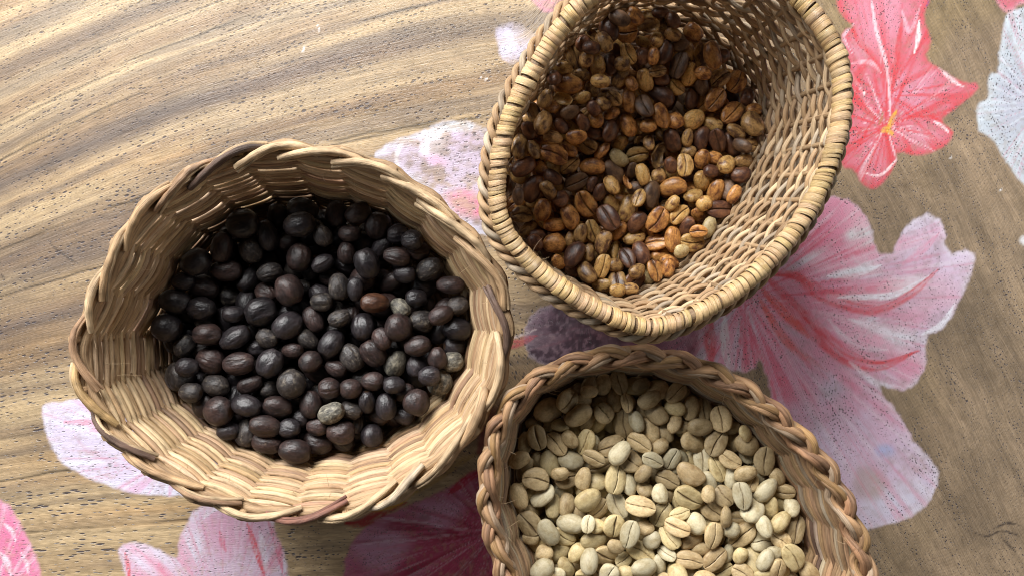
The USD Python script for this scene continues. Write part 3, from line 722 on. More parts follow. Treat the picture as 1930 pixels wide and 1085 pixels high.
# twisted stems outside, just under the binding
for q in range(3):
    w = np.linspace(0, 1, 420, endpoint=False)
    ph = 2 * PI * (w * 26) + q * 2 * PI / 3
    mb = MB()
    tube(mb, OR.at(w, 73.5 + 1.9 * np.sin(ph), 4.1 + 1.6 * np.cos(ph)), 1.15, 6, (PALE if q else GREY * 1.2) * (0.8 + 0.4 * meshkit.noise(np.stack([w * 80, w * 0 + q, w * 0], -1)))[:, None], ref=OR.out(w), closed=True, u0=q * 100, caps=False)
    mb.build(numbered(up, 'border_stem'), WICKER, OR.origin)
fibres(up, OR, 50, 80, 55, CREAM)

# ---- lower basket: close zigzag weave, plaited rim
RIM_B = [(925, 878), (941, 808), (982, 744), (1042, 704), (1112, 680), (1190, 672), (1270, 682), (1346, 707), (1410, 744), (1470, 794), (1524, 848), (1564, 905), (1595, 970), (1620, 1040), (1628, 1110), (1610, 1190), (1560, 1285), (1470, 1352), (1350, 1386),
         (1220, 1374), (1110, 1320), (1030, 1230), (975, 1130), (940, 1030), (922, 950)]
OB = Outline(RIM_B, 60.0, 19.0, (0, 0), 0.95)
OB.origin = (*OB.c, 0)
LOWER = thing('wicker_basket', 'greyish brown wicker basket with plaited rim, full of pale parchment beans', 'basket', OB.origin)
bp = str(LOWER.GetPath())
NB = 26
tones_b = [PALE * .9, GREY * 1.15, PALE * .85, BROWN * 1.3, PALE, BARK * 1.6, GREY * 1.2, PALE * .9, BROWN * 1.5, PALE * .8]
for i, z in enumerate(np.arange(4.0, 58.5, 2.15)):
    mb = MB()
    bow_row(mb, OB, z, NB, 1.02, tones_b[i % len(tones_b)], 1.3, 0.3, 1.8, [PALE * .9, GREY, BROWN * 1.4])
    mb.build(numbered(bp, 'woven_row'), WICKER, OB.origin)
stakes(bp, OB, NB, 1.5, 3.0, 1.9, PALE * .8, WICKER)
base(bp, OB, BROWN)
m, turns = 620, 11
for q in range(3):
    w = np.linspace(0, 1, m, endpoint=False)
    ph = 2 * PI * w * turns + q * 2 * PI / 3
    for e, (d0, d1, rad) in enumerate(((-1.0, 0.3, 1.3), (1.0, -0.2, 1.4), (0.1, 1.0, 1.1))):
        mb = MB()
        off = 2.3 * np.sin(ph) + d0 * np.abs(np.cos(ph)) + 0.35
        zz = 60.2 + 1.9 * np.sin(2 * ph + 0.6) + d1
        tone = np.array((.80, .72, .68)) * [(PALE, GREY * 1.2, HONEY * .8), (GREY * 1.2, PALE * .9, PALE), (np.array((.42, .25, .14)), PALE, BROWN * 1.2)][q][e]
        col = tone * (0.75 + 0.5 * meshkit.noise(np.stack([w * 50, w * 0 + q * 3 + e, w * 0], -1)))[:, None]
        tube(mb, OB.at(w, zz, off), rad * (0.8 + 0.4 * meshkit.noise(np.stack([w * 60, w * 0 + q, w * 0 + e], -1))), 8, col, ref=OB.out(w), closed=True, u0=q * 90 + e * 31, caps=False, lump=0.12)
        mb.build(numbered(bp, 'plaited_stem'), WICKER, OB.origin)
mb = MB()
w = np.linspace(0, 1, 160, endpoint=False)
tube(mb, OB.at(w, np.full(160, 58.5), 0.4), 2.1, 7, BROWN, closed=True, caps=False)
mb.build(bp + '/rim_core', WICKER, OB.origin)
fibres(bp, OB, 45, 60, 48, CREAM)
# ------------------------------------------------------------------ cherries and beans: prototypes
def grid_bean(nu, nv, shape):
    """A closed body with its poles at the two ends (x axis); shape(th, ph) -> points, crease."""
    th = (np.arange(1, nu) / nu) * PI
    ph = np.arange(nv) / nv * 2 * PI
    ph = ph + 0.42 * np.sin(ph - PI / 2 + PI) * 0 + 0.0
    # denser round the crease (ph = -90 degrees)
    ph = ph - 0.55 * np.cos(ph)
    T, Q = np.meshgrid(th, ph, indexing='ij')
    p, c = shape(T, Q)
    e, ec = shape(np.array([[0.0], [PI]]), np.zeros((2, 1)))
    v = np.vstack([p.reshape(-1, 3), e.reshape(-1, 3)])
    c = np.concatenate([c.ravel(), ec.ravel()])
    r = nu - 1
    i, j = np.meshgrid(np.arange(r - 1), np.arange(nv), indexing='ij')
    j2 = (j + 1) % nv
    q = np.stack([i * nv + j, (i + 1) * nv + j, (i + 1) * nv + j2, i * nv + j2], -1).reshape(-1, 4)
    f = [q[:, [0, 1, 2]], q[:, [0, 2, 3]]]
    k = np.arange(nv)
    f.append(np.stack([np.full(nv, r * nv), k, (k + 1) % nv], 1))
    f.append(np.stack([np.full(nv, r * nv + 1), (r - 1) * nv + (k + 1) % nv, (r - 1) * nv + k], 1))
    f = np.vstack(f)
    m = trimesh.Trimesh(v, f, process=False)
    if m.volume < 0:
        f = f[:, ::-1]
    return v, f, np.clip(c, 0, 1)


def bean_shape(seed, wrinkle=0.02, curl=0.10, crease_depth=0.11, crease_w=0.045, height=0.62, open_=0.0):
    """Unit bean: length 1 along x, width 1 along y (scaled later), flat creased side at -z."""
    r = np.random.default_rng(seed)
    ph0, amp, kx = r.uniform(0, 6), r.uniform(0.02, 0.07), r.uniform(2.5, 4.5)
    egg = r.uniform(-0.12, 0.12)

    def shape(T, Q):
        x = np.cos(T)
        s = np.abs(np.sin(T)) ** 0.86
        wy = s * (1 + egg * x)
        y = wy * np.cos(Q)
        up = np.sin(Q)
        z = np.where(up > 0, height * 1.12 * wy * np.abs(up) ** 0.95, -height * 0.62 * wy * np.abs(up) ** 0.62)
        d = np.stack([x * 1.9, y * 1.9, z * 1.9 + seed * 3.7], -1)
        n = meshkit.fbm(d, 3, seed) - 0.5
        y = y + curl * (x * x - 0.4) * 0.5
        k = 1 + 0.16 * n + wrinkle * 2 * (meshkit.fbm(d * np.array([2.2, 4.5, 4.5]), 3, seed + 50) - 0.5)
        x, y, z = x * k, y * k, z * k
        line = curl * (x * x - 0.4) * 0.5 + amp * np.sin(kx * x + ph0)
        ends = smoothstep(1.02, 0.80, np.abs(x))
        g = np.exp(-((y - line) / (crease_w * (1 + open_ * np.exp(-((x - 0.3) / 0.4) ** 2)))) ** 2) * ends * (up < 0)
        soft = np.exp(-((y - line) / 0.28) ** 2) * ends * (up < 0)
        z = z + crease_depth * 1.6 * g + 0.05 * soft
        return np.stack([x, y, z], -1) * 0.5, g * 0.92
    return shape


def cherry_shape(seed, ridge=0.05, height=0.93):
    r = np.random.default_rng(seed)
    nr = int(r.integers(9, 16))
    dent = r.uniform(0, 2 * PI)
    egg = r.uniform(-0.10, 0.10)

    def shape(T, Q):
        x = np.cos(T)
        s = np.abs(np.sin(T)) ** 0.92
        rr = s * (1 + egg * x)
        d = np.stack([x * 1.4, rr * np.cos(Q) * 1.4, rr * np.sin(Q) * 1.4 + seed * 2.3], -1)
        n = meshkit.fbm(d, 3, seed) - 0.5
        a = nr * Q + 3.5 * n + 1.2 * np.sin(2.2 * x + seed)
        fade = smoothstep(1.0, 0.45, np.abs(x))
        w = meshkit.fbm(np.stack([x * 1.2, np.cos(Q) * 3.2, np.sin(Q) * 3.2 + seed], -1), 3, seed + 9)
        groove = np.abs(np.sin(a / 2)) ** 0.5
        k = 1 + 0.22 * n + ridge * (groove - 0.7) * fade * smoothstep(0.35, 0.6, w) * 1.6 + ridge * 0.9 * (w - 0.5)
        k = k - 0.09 * np.exp(-((np.angle(np.exp(1j * (Q - dent)))) / 0.35) ** 2) * fade
        x2 = x * (1 + 0.1 * n) - 0.06 * np.sign(x) * smoothstep(0.93, 1.0, np.abs(x))
        scar = np.exp(-((x - 1.0) / 0.035) ** 2)
        return np.stack([x2, rr * k * np.cos(Q), rr * k * np.sin(Q) * height], -1) * 0.5, scar
    return shape


def shell_mesh(seed, ragged=0.25):
    """An empty half husk: a thin bowl, torn at the edge."""
    u, v = np.meshgrid(np.linspace(0, 1, 15), np.arange(30) / 30 * 2 * PI, indexing='ij')
    rim = 1.5 + ragged * (meshkit.noise(np.stack([np.cos(v) * 2.2, np.sin(v) * 2.2, v * 0 + seed], -1), seed) - 0.6) * 2
    T = u * rim
    out = []
    for k in (1.0, 0.93):
        n = 1 + 0.1 * (meshkit.noise(np.stack([np.cos(v) * 2 * u, np.sin(v) * 2 * u, v * 0 + seed * 3.0], -1)) - 0.5)
        out.append(np.stack([np.sin(T) * np.cos(v) * k * n, 0.9 * np.sin(T) * np.sin(v) * k * n, 0.55 - 0.75 * np.cos(T) * k], -1).reshape(-1, 3) * 0.5)
    nu, nv = u.shape
    i, j = np.meshgrid(np.arange(nu - 1), np.arange(nv), indexing='ij')
    j2 = (j + 1) % nv
    q = np.stack([i * nv + j, i * nv + j2, (i + 1) * nv + j2, (i + 1) * nv + j], -1).reshape(-1, 4)
    N = nu * nv
    e = np.arange(nv)
    rim_q = np.stack([(nu - 1) * nv + e, (nu - 1) * nv + (e + 1) % nv, N + (nu - 1) * nv + (e + 1) % nv, N + (nu - 1) * nv + e], 1)
    qq = np.vstack([q[:, ::-1], q + N, rim_q])
    f = np.vstack([qq[:, [0, 1, 2]], qq[:, [0, 2, 3]]])
    return np.vstack(out), f, np.zeros(2 * N)


MATS = {
    # blackish cherries: black, reddish, dusty grey, orange
    'Cb': bean_material('cherry_black', (0.030, 0.024, 0.026), (0.012, 0.010, 0.012), (0.050, 0.036, 0.036), 0.35, 0.6, 0.34, dust=((0.17, 0.155, 0.14), 0.62, 0.84), stretch=(0.8, 1.15, 1.15), bump=0.6, fine=0.45),
    'Cr': bean_material('cherry_reddish', (0.044, 0.025, 0.022), (0.018, 0.012, 0.012), (0.075, 0.042, 0.034), 0.35, 0.6, 0.42, dust=((0.20, 0.15, 0.11), 0.62, 0.80), stretch=(0.8, 1.15, 1.15), bump=0.6, fine=0.45),
    'Cg': bean_material('cherry_dusty', (0.050, 0.040, 0.036), (0.022, 0.018, 0.018), (0.09, 0.074, 0.062), 0.35, 0.6, 0.42, dust=((0.22, 0.185, 0.14), 0.54, 0.76), stretch=(0.8, 1.15, 1.15), bump=0.7, fine=0.45),
    'Cp': bean_material('cherry_pale', (0.12, 0.11, 0.088), (0.050, 0.046, 0.040), (0.22, 0.20, 0.155), 0.35, 0.6, 0.55, dust=((0.32, 0.29, 0.22), 0.48, 0.68), stretch=(0.8, 1.15, 1.15), bump=0.7, fine=0.45),
    'Co': bean_material('cherry_orange', (0.10, 0.042, 0.022), (0.045, 0.02, 0.013), (0.16, 0.075, 0.04), 0.35, 0.6, 0.38, stretch=(0.8, 1.15, 1.15), bump=0.5, fine=0.3),
    # honey-coloured beans
    'Hp': bean_material('bean_tan', (0.58, 0.34, 0.11), (0.14, 0.055, 0.026), (0.60, 0.42, 0.19), 0.32, 0.50, 0.34),
    'Ht': bean_material('bean_brown', (0.42, 0.240, 0.085), (0.095, 0.042, 0.022), (0.52, 0.32, 0.13), 0.38, 0.56, 0.36),
    'Ho': bean_material('bean_amber', (0.53, 0.245, 0.07), (0.14, 0.048, 0.022), (0.57, 0.33, 0.12), 0.36, 0.56, 0.32),
    'Hd': bean_material('bean_dark', (0.185, 0.078, 0.036), (0.060, 0.024, 0.016), (0.34, 0.165, 0.065), 0.40, 0.64, 0.36),
    'Hk': bean_material('bean_grey', (0.19, 0.105, 0.055), (0.07, 0.038, 0.025), (0.30, 0.18, 0.09), 0.36, 0.62, 0.45),
    'Hw': bean_material('bean_cream', (0.55, 0.42, 0.20), (0.30, 0.18, 0.08), (0.62, 0.50, 0.28), 0.26, 0.42, 0.45),
    # pale parchment beans
    'Py': bean_material('parchment_yellow', (0.54, 0.425, 0.215), (0.37, 0.265, 0.12), (0.60, 0.48, 0.27), 0.30, 0.50, 0.55, crease=(0.13, 0.075, 0.035), fine=0.14, bump=0.18),
    'Pt': bean_material('parchment_beige', (0.48, 0.355, 0.185), (0.31, 0.21, 0.095), (0.55, 0.42, 0.24), 0.30, 0.50, 0.58, crease=(0.11, 0.065, 0.033), fine=0.16, bump=0.18),
    'Pw': bean_material('parchment_white', (0.53, 0.455, 0.29), (0.39, 0.31, 0.17), (0.59, 0.525, 0.36), 0.30, 0.50, 0.55, crease=(0.15, 0.10, 0.06), fine=0.12, bump=0.18),
    'Po': bean_material('parchment_orange', (0.52, 0.37, 0.19), (0.36, 0.23, 0.105), (0.60, 0.46, 0.27), 0.30, 0.50, 0.52, crease=(0.13, 0.075, 0.035), fine=0.15, bump=0.18),
    'Pk': bean_material('parchment_dark', (0.20, 0.16, 0.115), (0.09, 0.07, 0.05), (0.30, 0.24, 0.17), 0.36, 0.62, 0.5),
}
SHAPES = {}
for s in range(6):
    SHAPES['C', s] = grid_bean(26, 52, cherry_shape(s + 1, 0.025 + 0.022 * (s % 3), [0.95, 0.9, 0.98, 0.86, 0.93, 0.97][s]))
    SHAPES['H', s] = grid_bean(28, 46, bean_shape(s + 20, wrinkle=0.025, curl=[.1, .35, .05, .2, -.3, .0][s], crease_depth=0.10, crease_w=[.05, .06, .045, .07, .05, .06][s], height=[.66, .62, .7, .58, .64, .68][s]))
    SHAPES['P', s] = grid_bean(28, 46, bean_shape(s + 40, wrinkle=0.015, curl=[.1, .28, .04, .15, -.22, .0][s], crease_depth=0.13, crease_w=[.026, .022, .03, .036, .026, .022][s], height=[.64, .6, .68, .58, .62, .66][s], open_=[0, 1.2, 0, 2.0, .5, 0][s]))
for s in range(3):
    SHAPES['S', s] = shell_mesh(s + 3, [0.35, 0.6, 0.5][s])
UsdGeom.Scope.Define(stage, '/World/Looks')
protos = {}


def proto(kind, s, mat):
    """A class prim that holds one kind's body; every bean references it."""
    key = (kind, s, mat)
    if key not in protos:
        path = f'/World/bean_kinds/{mat.lower()}_{kind.lower()}_{s}'
        if not stage.GetPrimAtPath('/World/bean_kinds'):
            stage.CreateClassPrim('/World/bean_kinds')
        stage.DefinePrim(path, 'Xform')
        v, f, c = SHAPES[kind, s]
        name = {'C': 'skin', 'H': 'husk', 'P': 'husk', 'S': 'shell'}[kind]
        m = usdkit.mesh(stage, path + '/' + name, (v, f), MATS[mat], smooth=True)
        UsdGeom.PrimvarsAPI(m).CreatePrimvar('crease', Sdf.ValueTypeNames.FloatArray, 'vertex').Set(Vt.FloatArray.FromNumpy(np.ascontiguousarray(c, np.float32)))
        protos[key] = path
    return protos[key]


# ------------------------------------------------------------------ the beans read off the photograph: x y length width turn tone(+c: crease up, s: empty shell)
def read(text):
    out = []
    for block in text.strip().split('|'):
        head, *rest = block.split(';')
        ox, oy = map(float, head.split())
        for r in rest:
            a = r.split()
            if len(a) == 6:
                x, y, L, W, g = map(float, a[:5])
                if W > L:
                    L, W, g = W, L, g + 90
                out.append((ox + x / 6, oy + y / 6, L / 6, W / 6, g, a[5]))
    keep = []
    for b in out:                                            # the same bean seen in two close-ups
        if all(math.hypot(b[0] - k[0], b[1] - k[1]) > 12 for k in keep):
            keep.append(b)
    return keep


CHERRIES = read('''280 345;395 820 340 300 20 b;655 565 300 280 40 g;1065 430 360 330 10 b;875 720 330 260 80 r;895 990 350 230 0 r;1195 740 300 260 100 g;1420 290 280 230 80 r;1340 600 380 220 105 b;1740 190 370 260 170 b;1720 460 400 320 10 b;1720 850 310 280 85 r;1550 650 200 160 30 r;840 480 150 120 0 b;250 1040 190 150 0 b;1390 1020 280 200 20 g
|590 345;290 310 300 250 90 r;530 330 290 230 30 r;740 480 300 270 70 r;100 590 230 190 120 g;430 580 220 180 0 r;960 560 220 200 0 b;1150 640 200 170 0 b;1300 680 220 190 0 r;390 790 230 180 90 r;100 910 260 180 30 b;620 930 340 270 110 b;950 850 300 180 170 r;1295 980 320 250 25 g;1040 1030 170 140 0 b
|280 520;205 270 350 260 170 b;600 140 380 280 165 r;240 590 320 310 0 b;580 360 330 250 0 b;1000 420 220 180 0 b;1290 390 350 310 20 b;1600 170 340 310 110 r;430 780 260 220 60 g;710 670 310 250 0 r;1010 680 370 240 30 b;1215 800 180 160 0 b;1590 570 390 310 35 b;1370 690 240 200 150 g;1800 710 260 200 140 g;1880 480 300 180 120 r;690 960 320 280 160 r;1050 970 390 270 5 r;1400 960 330 280 60 b;1640 840 200 150 0 r;480 1030 170 150 0 b;1820 960 260 240 40 r
|590 520;280 130 300 230 95 g;115 290 190 160 0 g;510 150 260 170 90 b;710 300 320 210 0 o;980 375 190 150 140 p;1150 260 220 190 0 b;1590 90 320 220 0 r;1220 500 280 270 0 g;1470 430 280 200 25 r;1720 330 220 190 20 g;1660 610 330 260 170 b;310 475 250 190 20 g;570 570 300 290 80 b;950 565 300 290 110 r;60 490 300 200 120 r;250 760 330 250 55 b;450 910 320 240 120 g;680 860 320 270 125 r;800 700 250 190 120 r;930 960 310 260 75 p;1160 1010 260 220 90 b;1440 940 230 200 90 r;1640 960 240 220 0 p;1190 790 300 220 10 r;1600 800 200 180 0 b;300 1010 250 180 160 r
|280 695;240 120 330 320 100 g;510 260 260 220 0 g;785 190 310 270 165 g;1170 170 290 190 20 r;1390 230 190 160 0 g;1620 170 320 310 60 g;475 530 320 300 90 r;815 480 330 310 0 r;1135 420 330 270 165 b;1470 420 330 240 165 r;1855 400 310 250 90 r;1710 560 190 150 160 b;970 640 170 150 0 b;1355 650 380 250 170 r;780 790 310 240 170 r;1055 790 320 270 80 g;1290 930 390 290 170 r;1670 940 360 290 170 r;1600 640 150 130 0 b;1530 810 160 140 0 g
|590 695;60 830 340 290 170 r;60 640 210 170 0 r;210 220 200 190 0 r;440 220 230 220 0 r;245 490 300 220 25 p;430 450 260 200 165 g;610 370 260 200 90 b;815 400 300 230 95 b;1165 355 290 270 70 r;1460 150 290 260 60 p;310 700 310 250 0 r;1010 260 150 120 30 r;680 140 180 150 0 r;930 190 200 150 0 b;1330 60 170 150 0 b''')
HONEYS = read('''940 0;1230 290 330 170 110 d;1430 360 250 240 0 oc;1350 130 250 200 150 k;1540 190 240 200 130 o;1690 90 250 170 165 p;1690 300 250 190 0 ts;1880 260 150 130 120 tc;1790 450 170 150 60 p;1630 480 190 100 160 p;1470 610 250 150 115 pc;1610 640 200 170 90 d;1750 640 190 130 85 o;1880 590 280 150 70 d;1170 500 260 150 115 t;1320 590 190 130 105 d;1030 550 200 150 0 d;830 590 300 210 110 tc;980 670 150 130 90 t;1115 740 250 170 95 p;1265 730 240 140 100 d;725 770 220 160 165 p;940 830 170 130 165 t;560 820 220 160 100 d;790 960 350 200 170 o;1150 920 230 110 165 p;1365 880 270 180 70 t;1480 950 200 110 115 o;1660 920 260 110 115 p;1790 810 200 110 10 tc;1060 1010 170 150 120 t;1020 350 200 150 150 ts;900 370 150 130 60 d;1060 220 150 120 0 t;1400 720 130 110 0 t
|1200 0;280 150 160 110 0 d;400 230 200 170 120 d;410 385 180 140 160 t;640 370 230 190 140 o;600 590 230 130 110 t;720 640 300 130 100 ts;840 640 320 160 100 o;960 620 190 170 0 d;470 750 300 170 70 kc;600 840 260 180 75 p;445 990 200 160 140 pc;730 990 220 120 105 k;930 890 260 190 35 tc;1130 930 260 210 60 oc;750 830 150 120 160 o;270 920 170 130 0 d;480 520 140 110 0 k
|940 150;530 230 220 170 60 t;740 225 260 110 170 ps;600 310 200 140 0 o;955 220 180 170 0 p;805 370 220 160 20 k;335 360 240 160 110 t;495 490 280 200 65 t;330 590 220 160 120 d;710 530 200 140 140 d;950 490 200 150 120 d;1075 320 180 140 130 d;1170 280 150 120 140 t;1100 450 200 170 110 o;1275 390 180 140 25 o;1305 210 200 150 135 tc;1470 250 280 130 95 o;1640 300 290 190 110 kc;1840 170 310 130 140 d;1450 510 270 140 110 o;1815 420 290 130 105 o;1245 580 250 190 70 d;1590 540 170 120 100 t;1710 520 150 130 0 o;610 670 230 120 170 t;880 640 240 160 5 o;1010 740 220 190 140 tc;1090 600 150 120 0 d;1370 730 200 160 55 p;790 790 220 140 140 o;1165 810 220 130 50 o;215 740 290 150 80 t;400 800 220 150 110 t;625 845 350 210 155 oc;1550 690 190 110 165 ts;1700 720 190 110 100 t;1570 860 260 180 10 pc;1350 900 240 110 140 w;1065 990 290 180 175 o;800 970 250 150 40 tc;280 990 300 160 30 d;1770 880 330 180 70 ts;1510 1020 150 90 80 k
|1200 150;620 220 230 120 85 d;890 230 290 210 50 oc;1075 390 330 180 45 oc;1240 210 220 170 60 d;1370 340 180 130 0 o;1310 510 300 240 120 t;1460 520 180 140 0 d;650 460 280 210 35 p;870 500 230 130 160 p;430 470 210 190 120 o;1110 600 240 140 155 t;400 690 270 190 115 d;575 660 200 120 85 t;730 680 270 170 75 d;910 690 270 190 110 dc;1070 740 290 130 110 d;1190 740 230 130 150 k;1370 750 190 160 0 tc;590 820 150 120 0 t;540 960 260 190 90 pc;740 910 220 180 80 o;875 890 120 100 0 o;385 970 170 130 110 d;990 970 220 190 60 p;1200 930 220 170 0 t;830 1040 140 110 0 d
|940 300;1290 150 290 150 125 k;1630 180 240 140 105 p;610 210 230 160 145 d;385 340 350 170 65 d;220 420 200 130 90 k;555 350 230 140 130 t;880 260 280 150 25 kc;1060 290 180 110 75 d;1140 370 210 120 75 d;1275 300 240 120 120 p;1420 280 200 110 100 os;1540 330 150 120 0 k;700 450 200 180 40 d;990 510 350 260 125 oc;820 660 290 180 110 o;495 575 260 200 80 o;265 630 240 190 0 tc;630 745 240 150 0 o;345 800 240 170 40 t;1305 520 240 150 130 p;1235 660 320 230 120 dc;1460 570 310 130 75 p;1580 440 230 150 65 pc;1725 400 310 180 85 k;1545 710 270 130 50 d;1785 690 300 230 55 oc;1060 820 270 160 110 pc;1355 810 220 120 55 o;630 950 250 220 0 o;810 900 200 110 70 t;920 840 230 150 80 t;1170 940 270 160 70 t;1530 890 260 130 15 p;360 990 200 160 130 d;440 870 160 130 0 d
|1200 300;740 250 250 180 120 p;400 310 310 190 10 o;250 200 160 150 0 t;640 420 220 170 20 p;770 510 180 160 30 p;890 370 270 100 75 o;1035 330 270 190 80 k;1195 215 230 180 5 d;1160 430 220 120 60 o;980 590 290 200 0 dc;400 500 190 130 50 p;480 630 270 170 40 pc;700 620 230 150 140 o;550 790 250 120 65 d;700 820 200 140 0 oc;645 965 270 210 0 pc;395 910 290 120 95 o;235 940 290 190 5 oc;840 800 240 120 70 w;490 1030 140 120 0 w
|1000 430;490 310 330 150 60 d;655 280 210 120 85 t;630 490 280 180 125 t;820 430 270 180 75 pc;980 260 260 180 75 pc;1090 340 260 150 115 dc;1250 280 280 180 110 d;1400 480 250 180 105 oc;1570 520 210 150 85 o;1570 380 230 100 165 o;1470 300 230 110 15 o;1200 490 200 160 30 t;1000 600 280 200 100 tc;1160 690 320 210 45 dc;1370 720 240 170 105 w;810 650 220 140 5 p;880 770 220 130 5 p;430 550 210 180 140 d;590 620 240 130 130 k;260 480 170 130 140 o;330 350 180 140 0 p;1180 830 250 160 0 t;1080 910 200 110 0 t;980 830 140 110 0 p;960 430 180 150 0 t;1440 640 180 140 0 o''')
PARCH = read('''920 670;620 560 300 250 20 t;950 270 250 230 30 t;1080 270 250 130 80 t;890 510 260 230 50 tc;1015 660 310 180 35 t;1285 300 230 180 80 t;1440 250 260 150 105 tc;1660 230 290 190 0 y;1730 330 200 140 20 t;1140 400 180 130 0 t;1300 640 230 210 130 tc;1280 520 200 130 20 t;1430 490 250 150 90 t;1570 530 200 120 100 tc;1820 480 260 170 30 t;1520 780 330 240 100 tc;1680 730 230 130 110 w;1780 640 200 140 140 t;1825 840 280 150 115 t;1120 750 220 170 60 t;690 740 200 130 60 t;820 790 190 120 170 y;540 920 270 200 105 tc;770 990 270 190 130 tc;1090 960 290 190 70 yc;925 950 200 170 130 t;1390 980 300 210 25 tc;1710 970 270 190 150 tc;490 740 150 120 0 t;280 890 250 140 80 t;1060 480 130 110 0 t;1880 640 300 200 130 t
|1220 670;120 290 230 210 0 t;310 310 270 170 40 tc;370 420 230 150 40 t;300 570 230 160 165 y;485 590 260 150 80 t;635 560 260 130 95 ts;140 650 290 230 125 t;310 760 200 140 60 t;180 860 230 150 120 t;600 800 270 190 0 t;820 740 270 220 100 tc;510 960 290 220 155 t;780 960 300 220 60 tc;980 960 250 170 110 t;1075 890 180 140 130 y;1240 870 270 230 140 t;380 790 180 140 0 t;130 1000 200 150 40 t;1000 720 200 150 0 t
|920 800;260 340 240 170 30 t;420 310 230 150 120 tc;440 460 200 110 70 t;565 400 200 150 100 t;710 420 310 130 95 y;920 380 270 200 170 w;1180 350 250 140 155 tc;1290 480 260 150 20 tc;1490 320 280 140 50 w;1610 420 270 230 145 tc;1850 390 240 130 155 wc;1750 520 220 140 50 t;230 560 260 170 120 t;150 730 270 150 110 t;540 610 290 230 170 tc;910 590 290 220 15 oc;1070 600 250 160 80 t;1230 650 220 180 0 y;1430 590 320 240 75 yc;1600 670 240 180 105 w;370 770 300 200 40 yc;620 800 290 160 40 w;730 910 260 120 85 y;885 900 250 170 75 t;1125 820 290 240 30 y;1030 990 210 120 135 t;1240 950 260 190 45 tc;1450 900 310 200 115 wc;1720 910 340 220 170 tc;1770 730 140 130 0 t;280 960 260 170 150 t;460 950 200 150 0 t;800 540 140 120 0 t
|1220 800;280 380 240 170 65 wc;620 390 260 190 95 wc;905 390 260 170 150 tc;1130 310 260 170 100 w;1340 370 330 210 90 tc;510 540 320 150 145 o;780 490 280 120 115 yc;940 600 250 160 80 w;1100 540 240 170 15 t;690 630 240 140 115 w;230 620 260 190 155 tc;430 610 240 110 150 tc;1180 640 180 150 60 tc;1340 730 290 150 50 w;1510 580 210 150 130 t;1260 580 200 120 120 w;1550 750 270 140 175 ts;1395 900 280 180 95 y;1620 930 200 160 95 w;130 770 210 170 100 w;460 800 330 250 150 yc;845 780 240 210 130 tc;1075 800 290 200 100 wc;1190 950 280 230 40 w;710 930 280 220 140 tc;680 780 130 100 80 t
|920 904;360 480 290 240 130 tc;500 700 300 270 50 y;620 570 300 180 120 w;935 480 300 160 175 w;850 640 260 170 150 yc;1190 650 310 160 15 y;780 820 270 190 40 y;1030 800 220 160 50 y;1130 900 280 150 80 w;1340 850 270 210 150 tc;1415 500 240 230 80 yc;1580 620 300 140 75 wc;1730 800 310 200 150 yc;1720 980 280 180 5 w;1520 900 180 150 30 yc;1780 540 180 140 0 t;1840 650 200 170 50 w;860 970 240 170 130 y;630 970 190 130 75 wc;500 880 180 140 60 t;630 790 150 130 0 t;1360 1020 220 200 60 wc;1560 1040 160 150 0 y;490 1030 200 190 0 os;740 1060 180 120 0 w;1080 1070 200 120 0 ys;1460 740 200 150 150 t;1130 480 170 130 80 wc;290 620 180 130 0 t;1230 520 130 110 0 y
|1220 904;150 370 280 200 60 yc;30 300 220 150 90 wc;360 380 220 130 15 yc;550 490 230 210 130 w;340 510 280 150 160 os;240 630 280 180 125 yc;70 650 200 190 120 w;480 670 250 150 25 o;750 620 280 200 80 tc;870 410 230 180 100 t;1065 610 340 190 45 tc;1310 510 230 160 110 w;1500 450 250 140 45 y;1640 550 290 140 75 tc;1495 670 220 180 145 tc;1300 710 240 220 0 wc;1620 850 310 220 125 yc;1200 890 320 140 115 y;1045 840 190 150 70 y;745 870 290 200 40 oc;910 840 200 120 80 w;830 1020 270 130 25 yc;1085 1030 240 190 150 tc;1450 980 220 180 80 tc;1520 1040 200 190 0 y;330 1020 230 210 90 y;570 1020 280 200 135 wc;470 900 290 130 170 os;220 820 210 120 150 wc;130 960 230 150 95 w;420 780 200 120 165 w;1330 890 240 160 60 w;950 560 150 140 0 w;600 780 220 150 0 t;1440 830 150 130 0 w;1320 1060 130 110 0 y;1030 420 170 130 0 tc''')


HEAP_MID = {'C': (560, 640), 'H': (1240, 360), 'P': (1250, 950)}


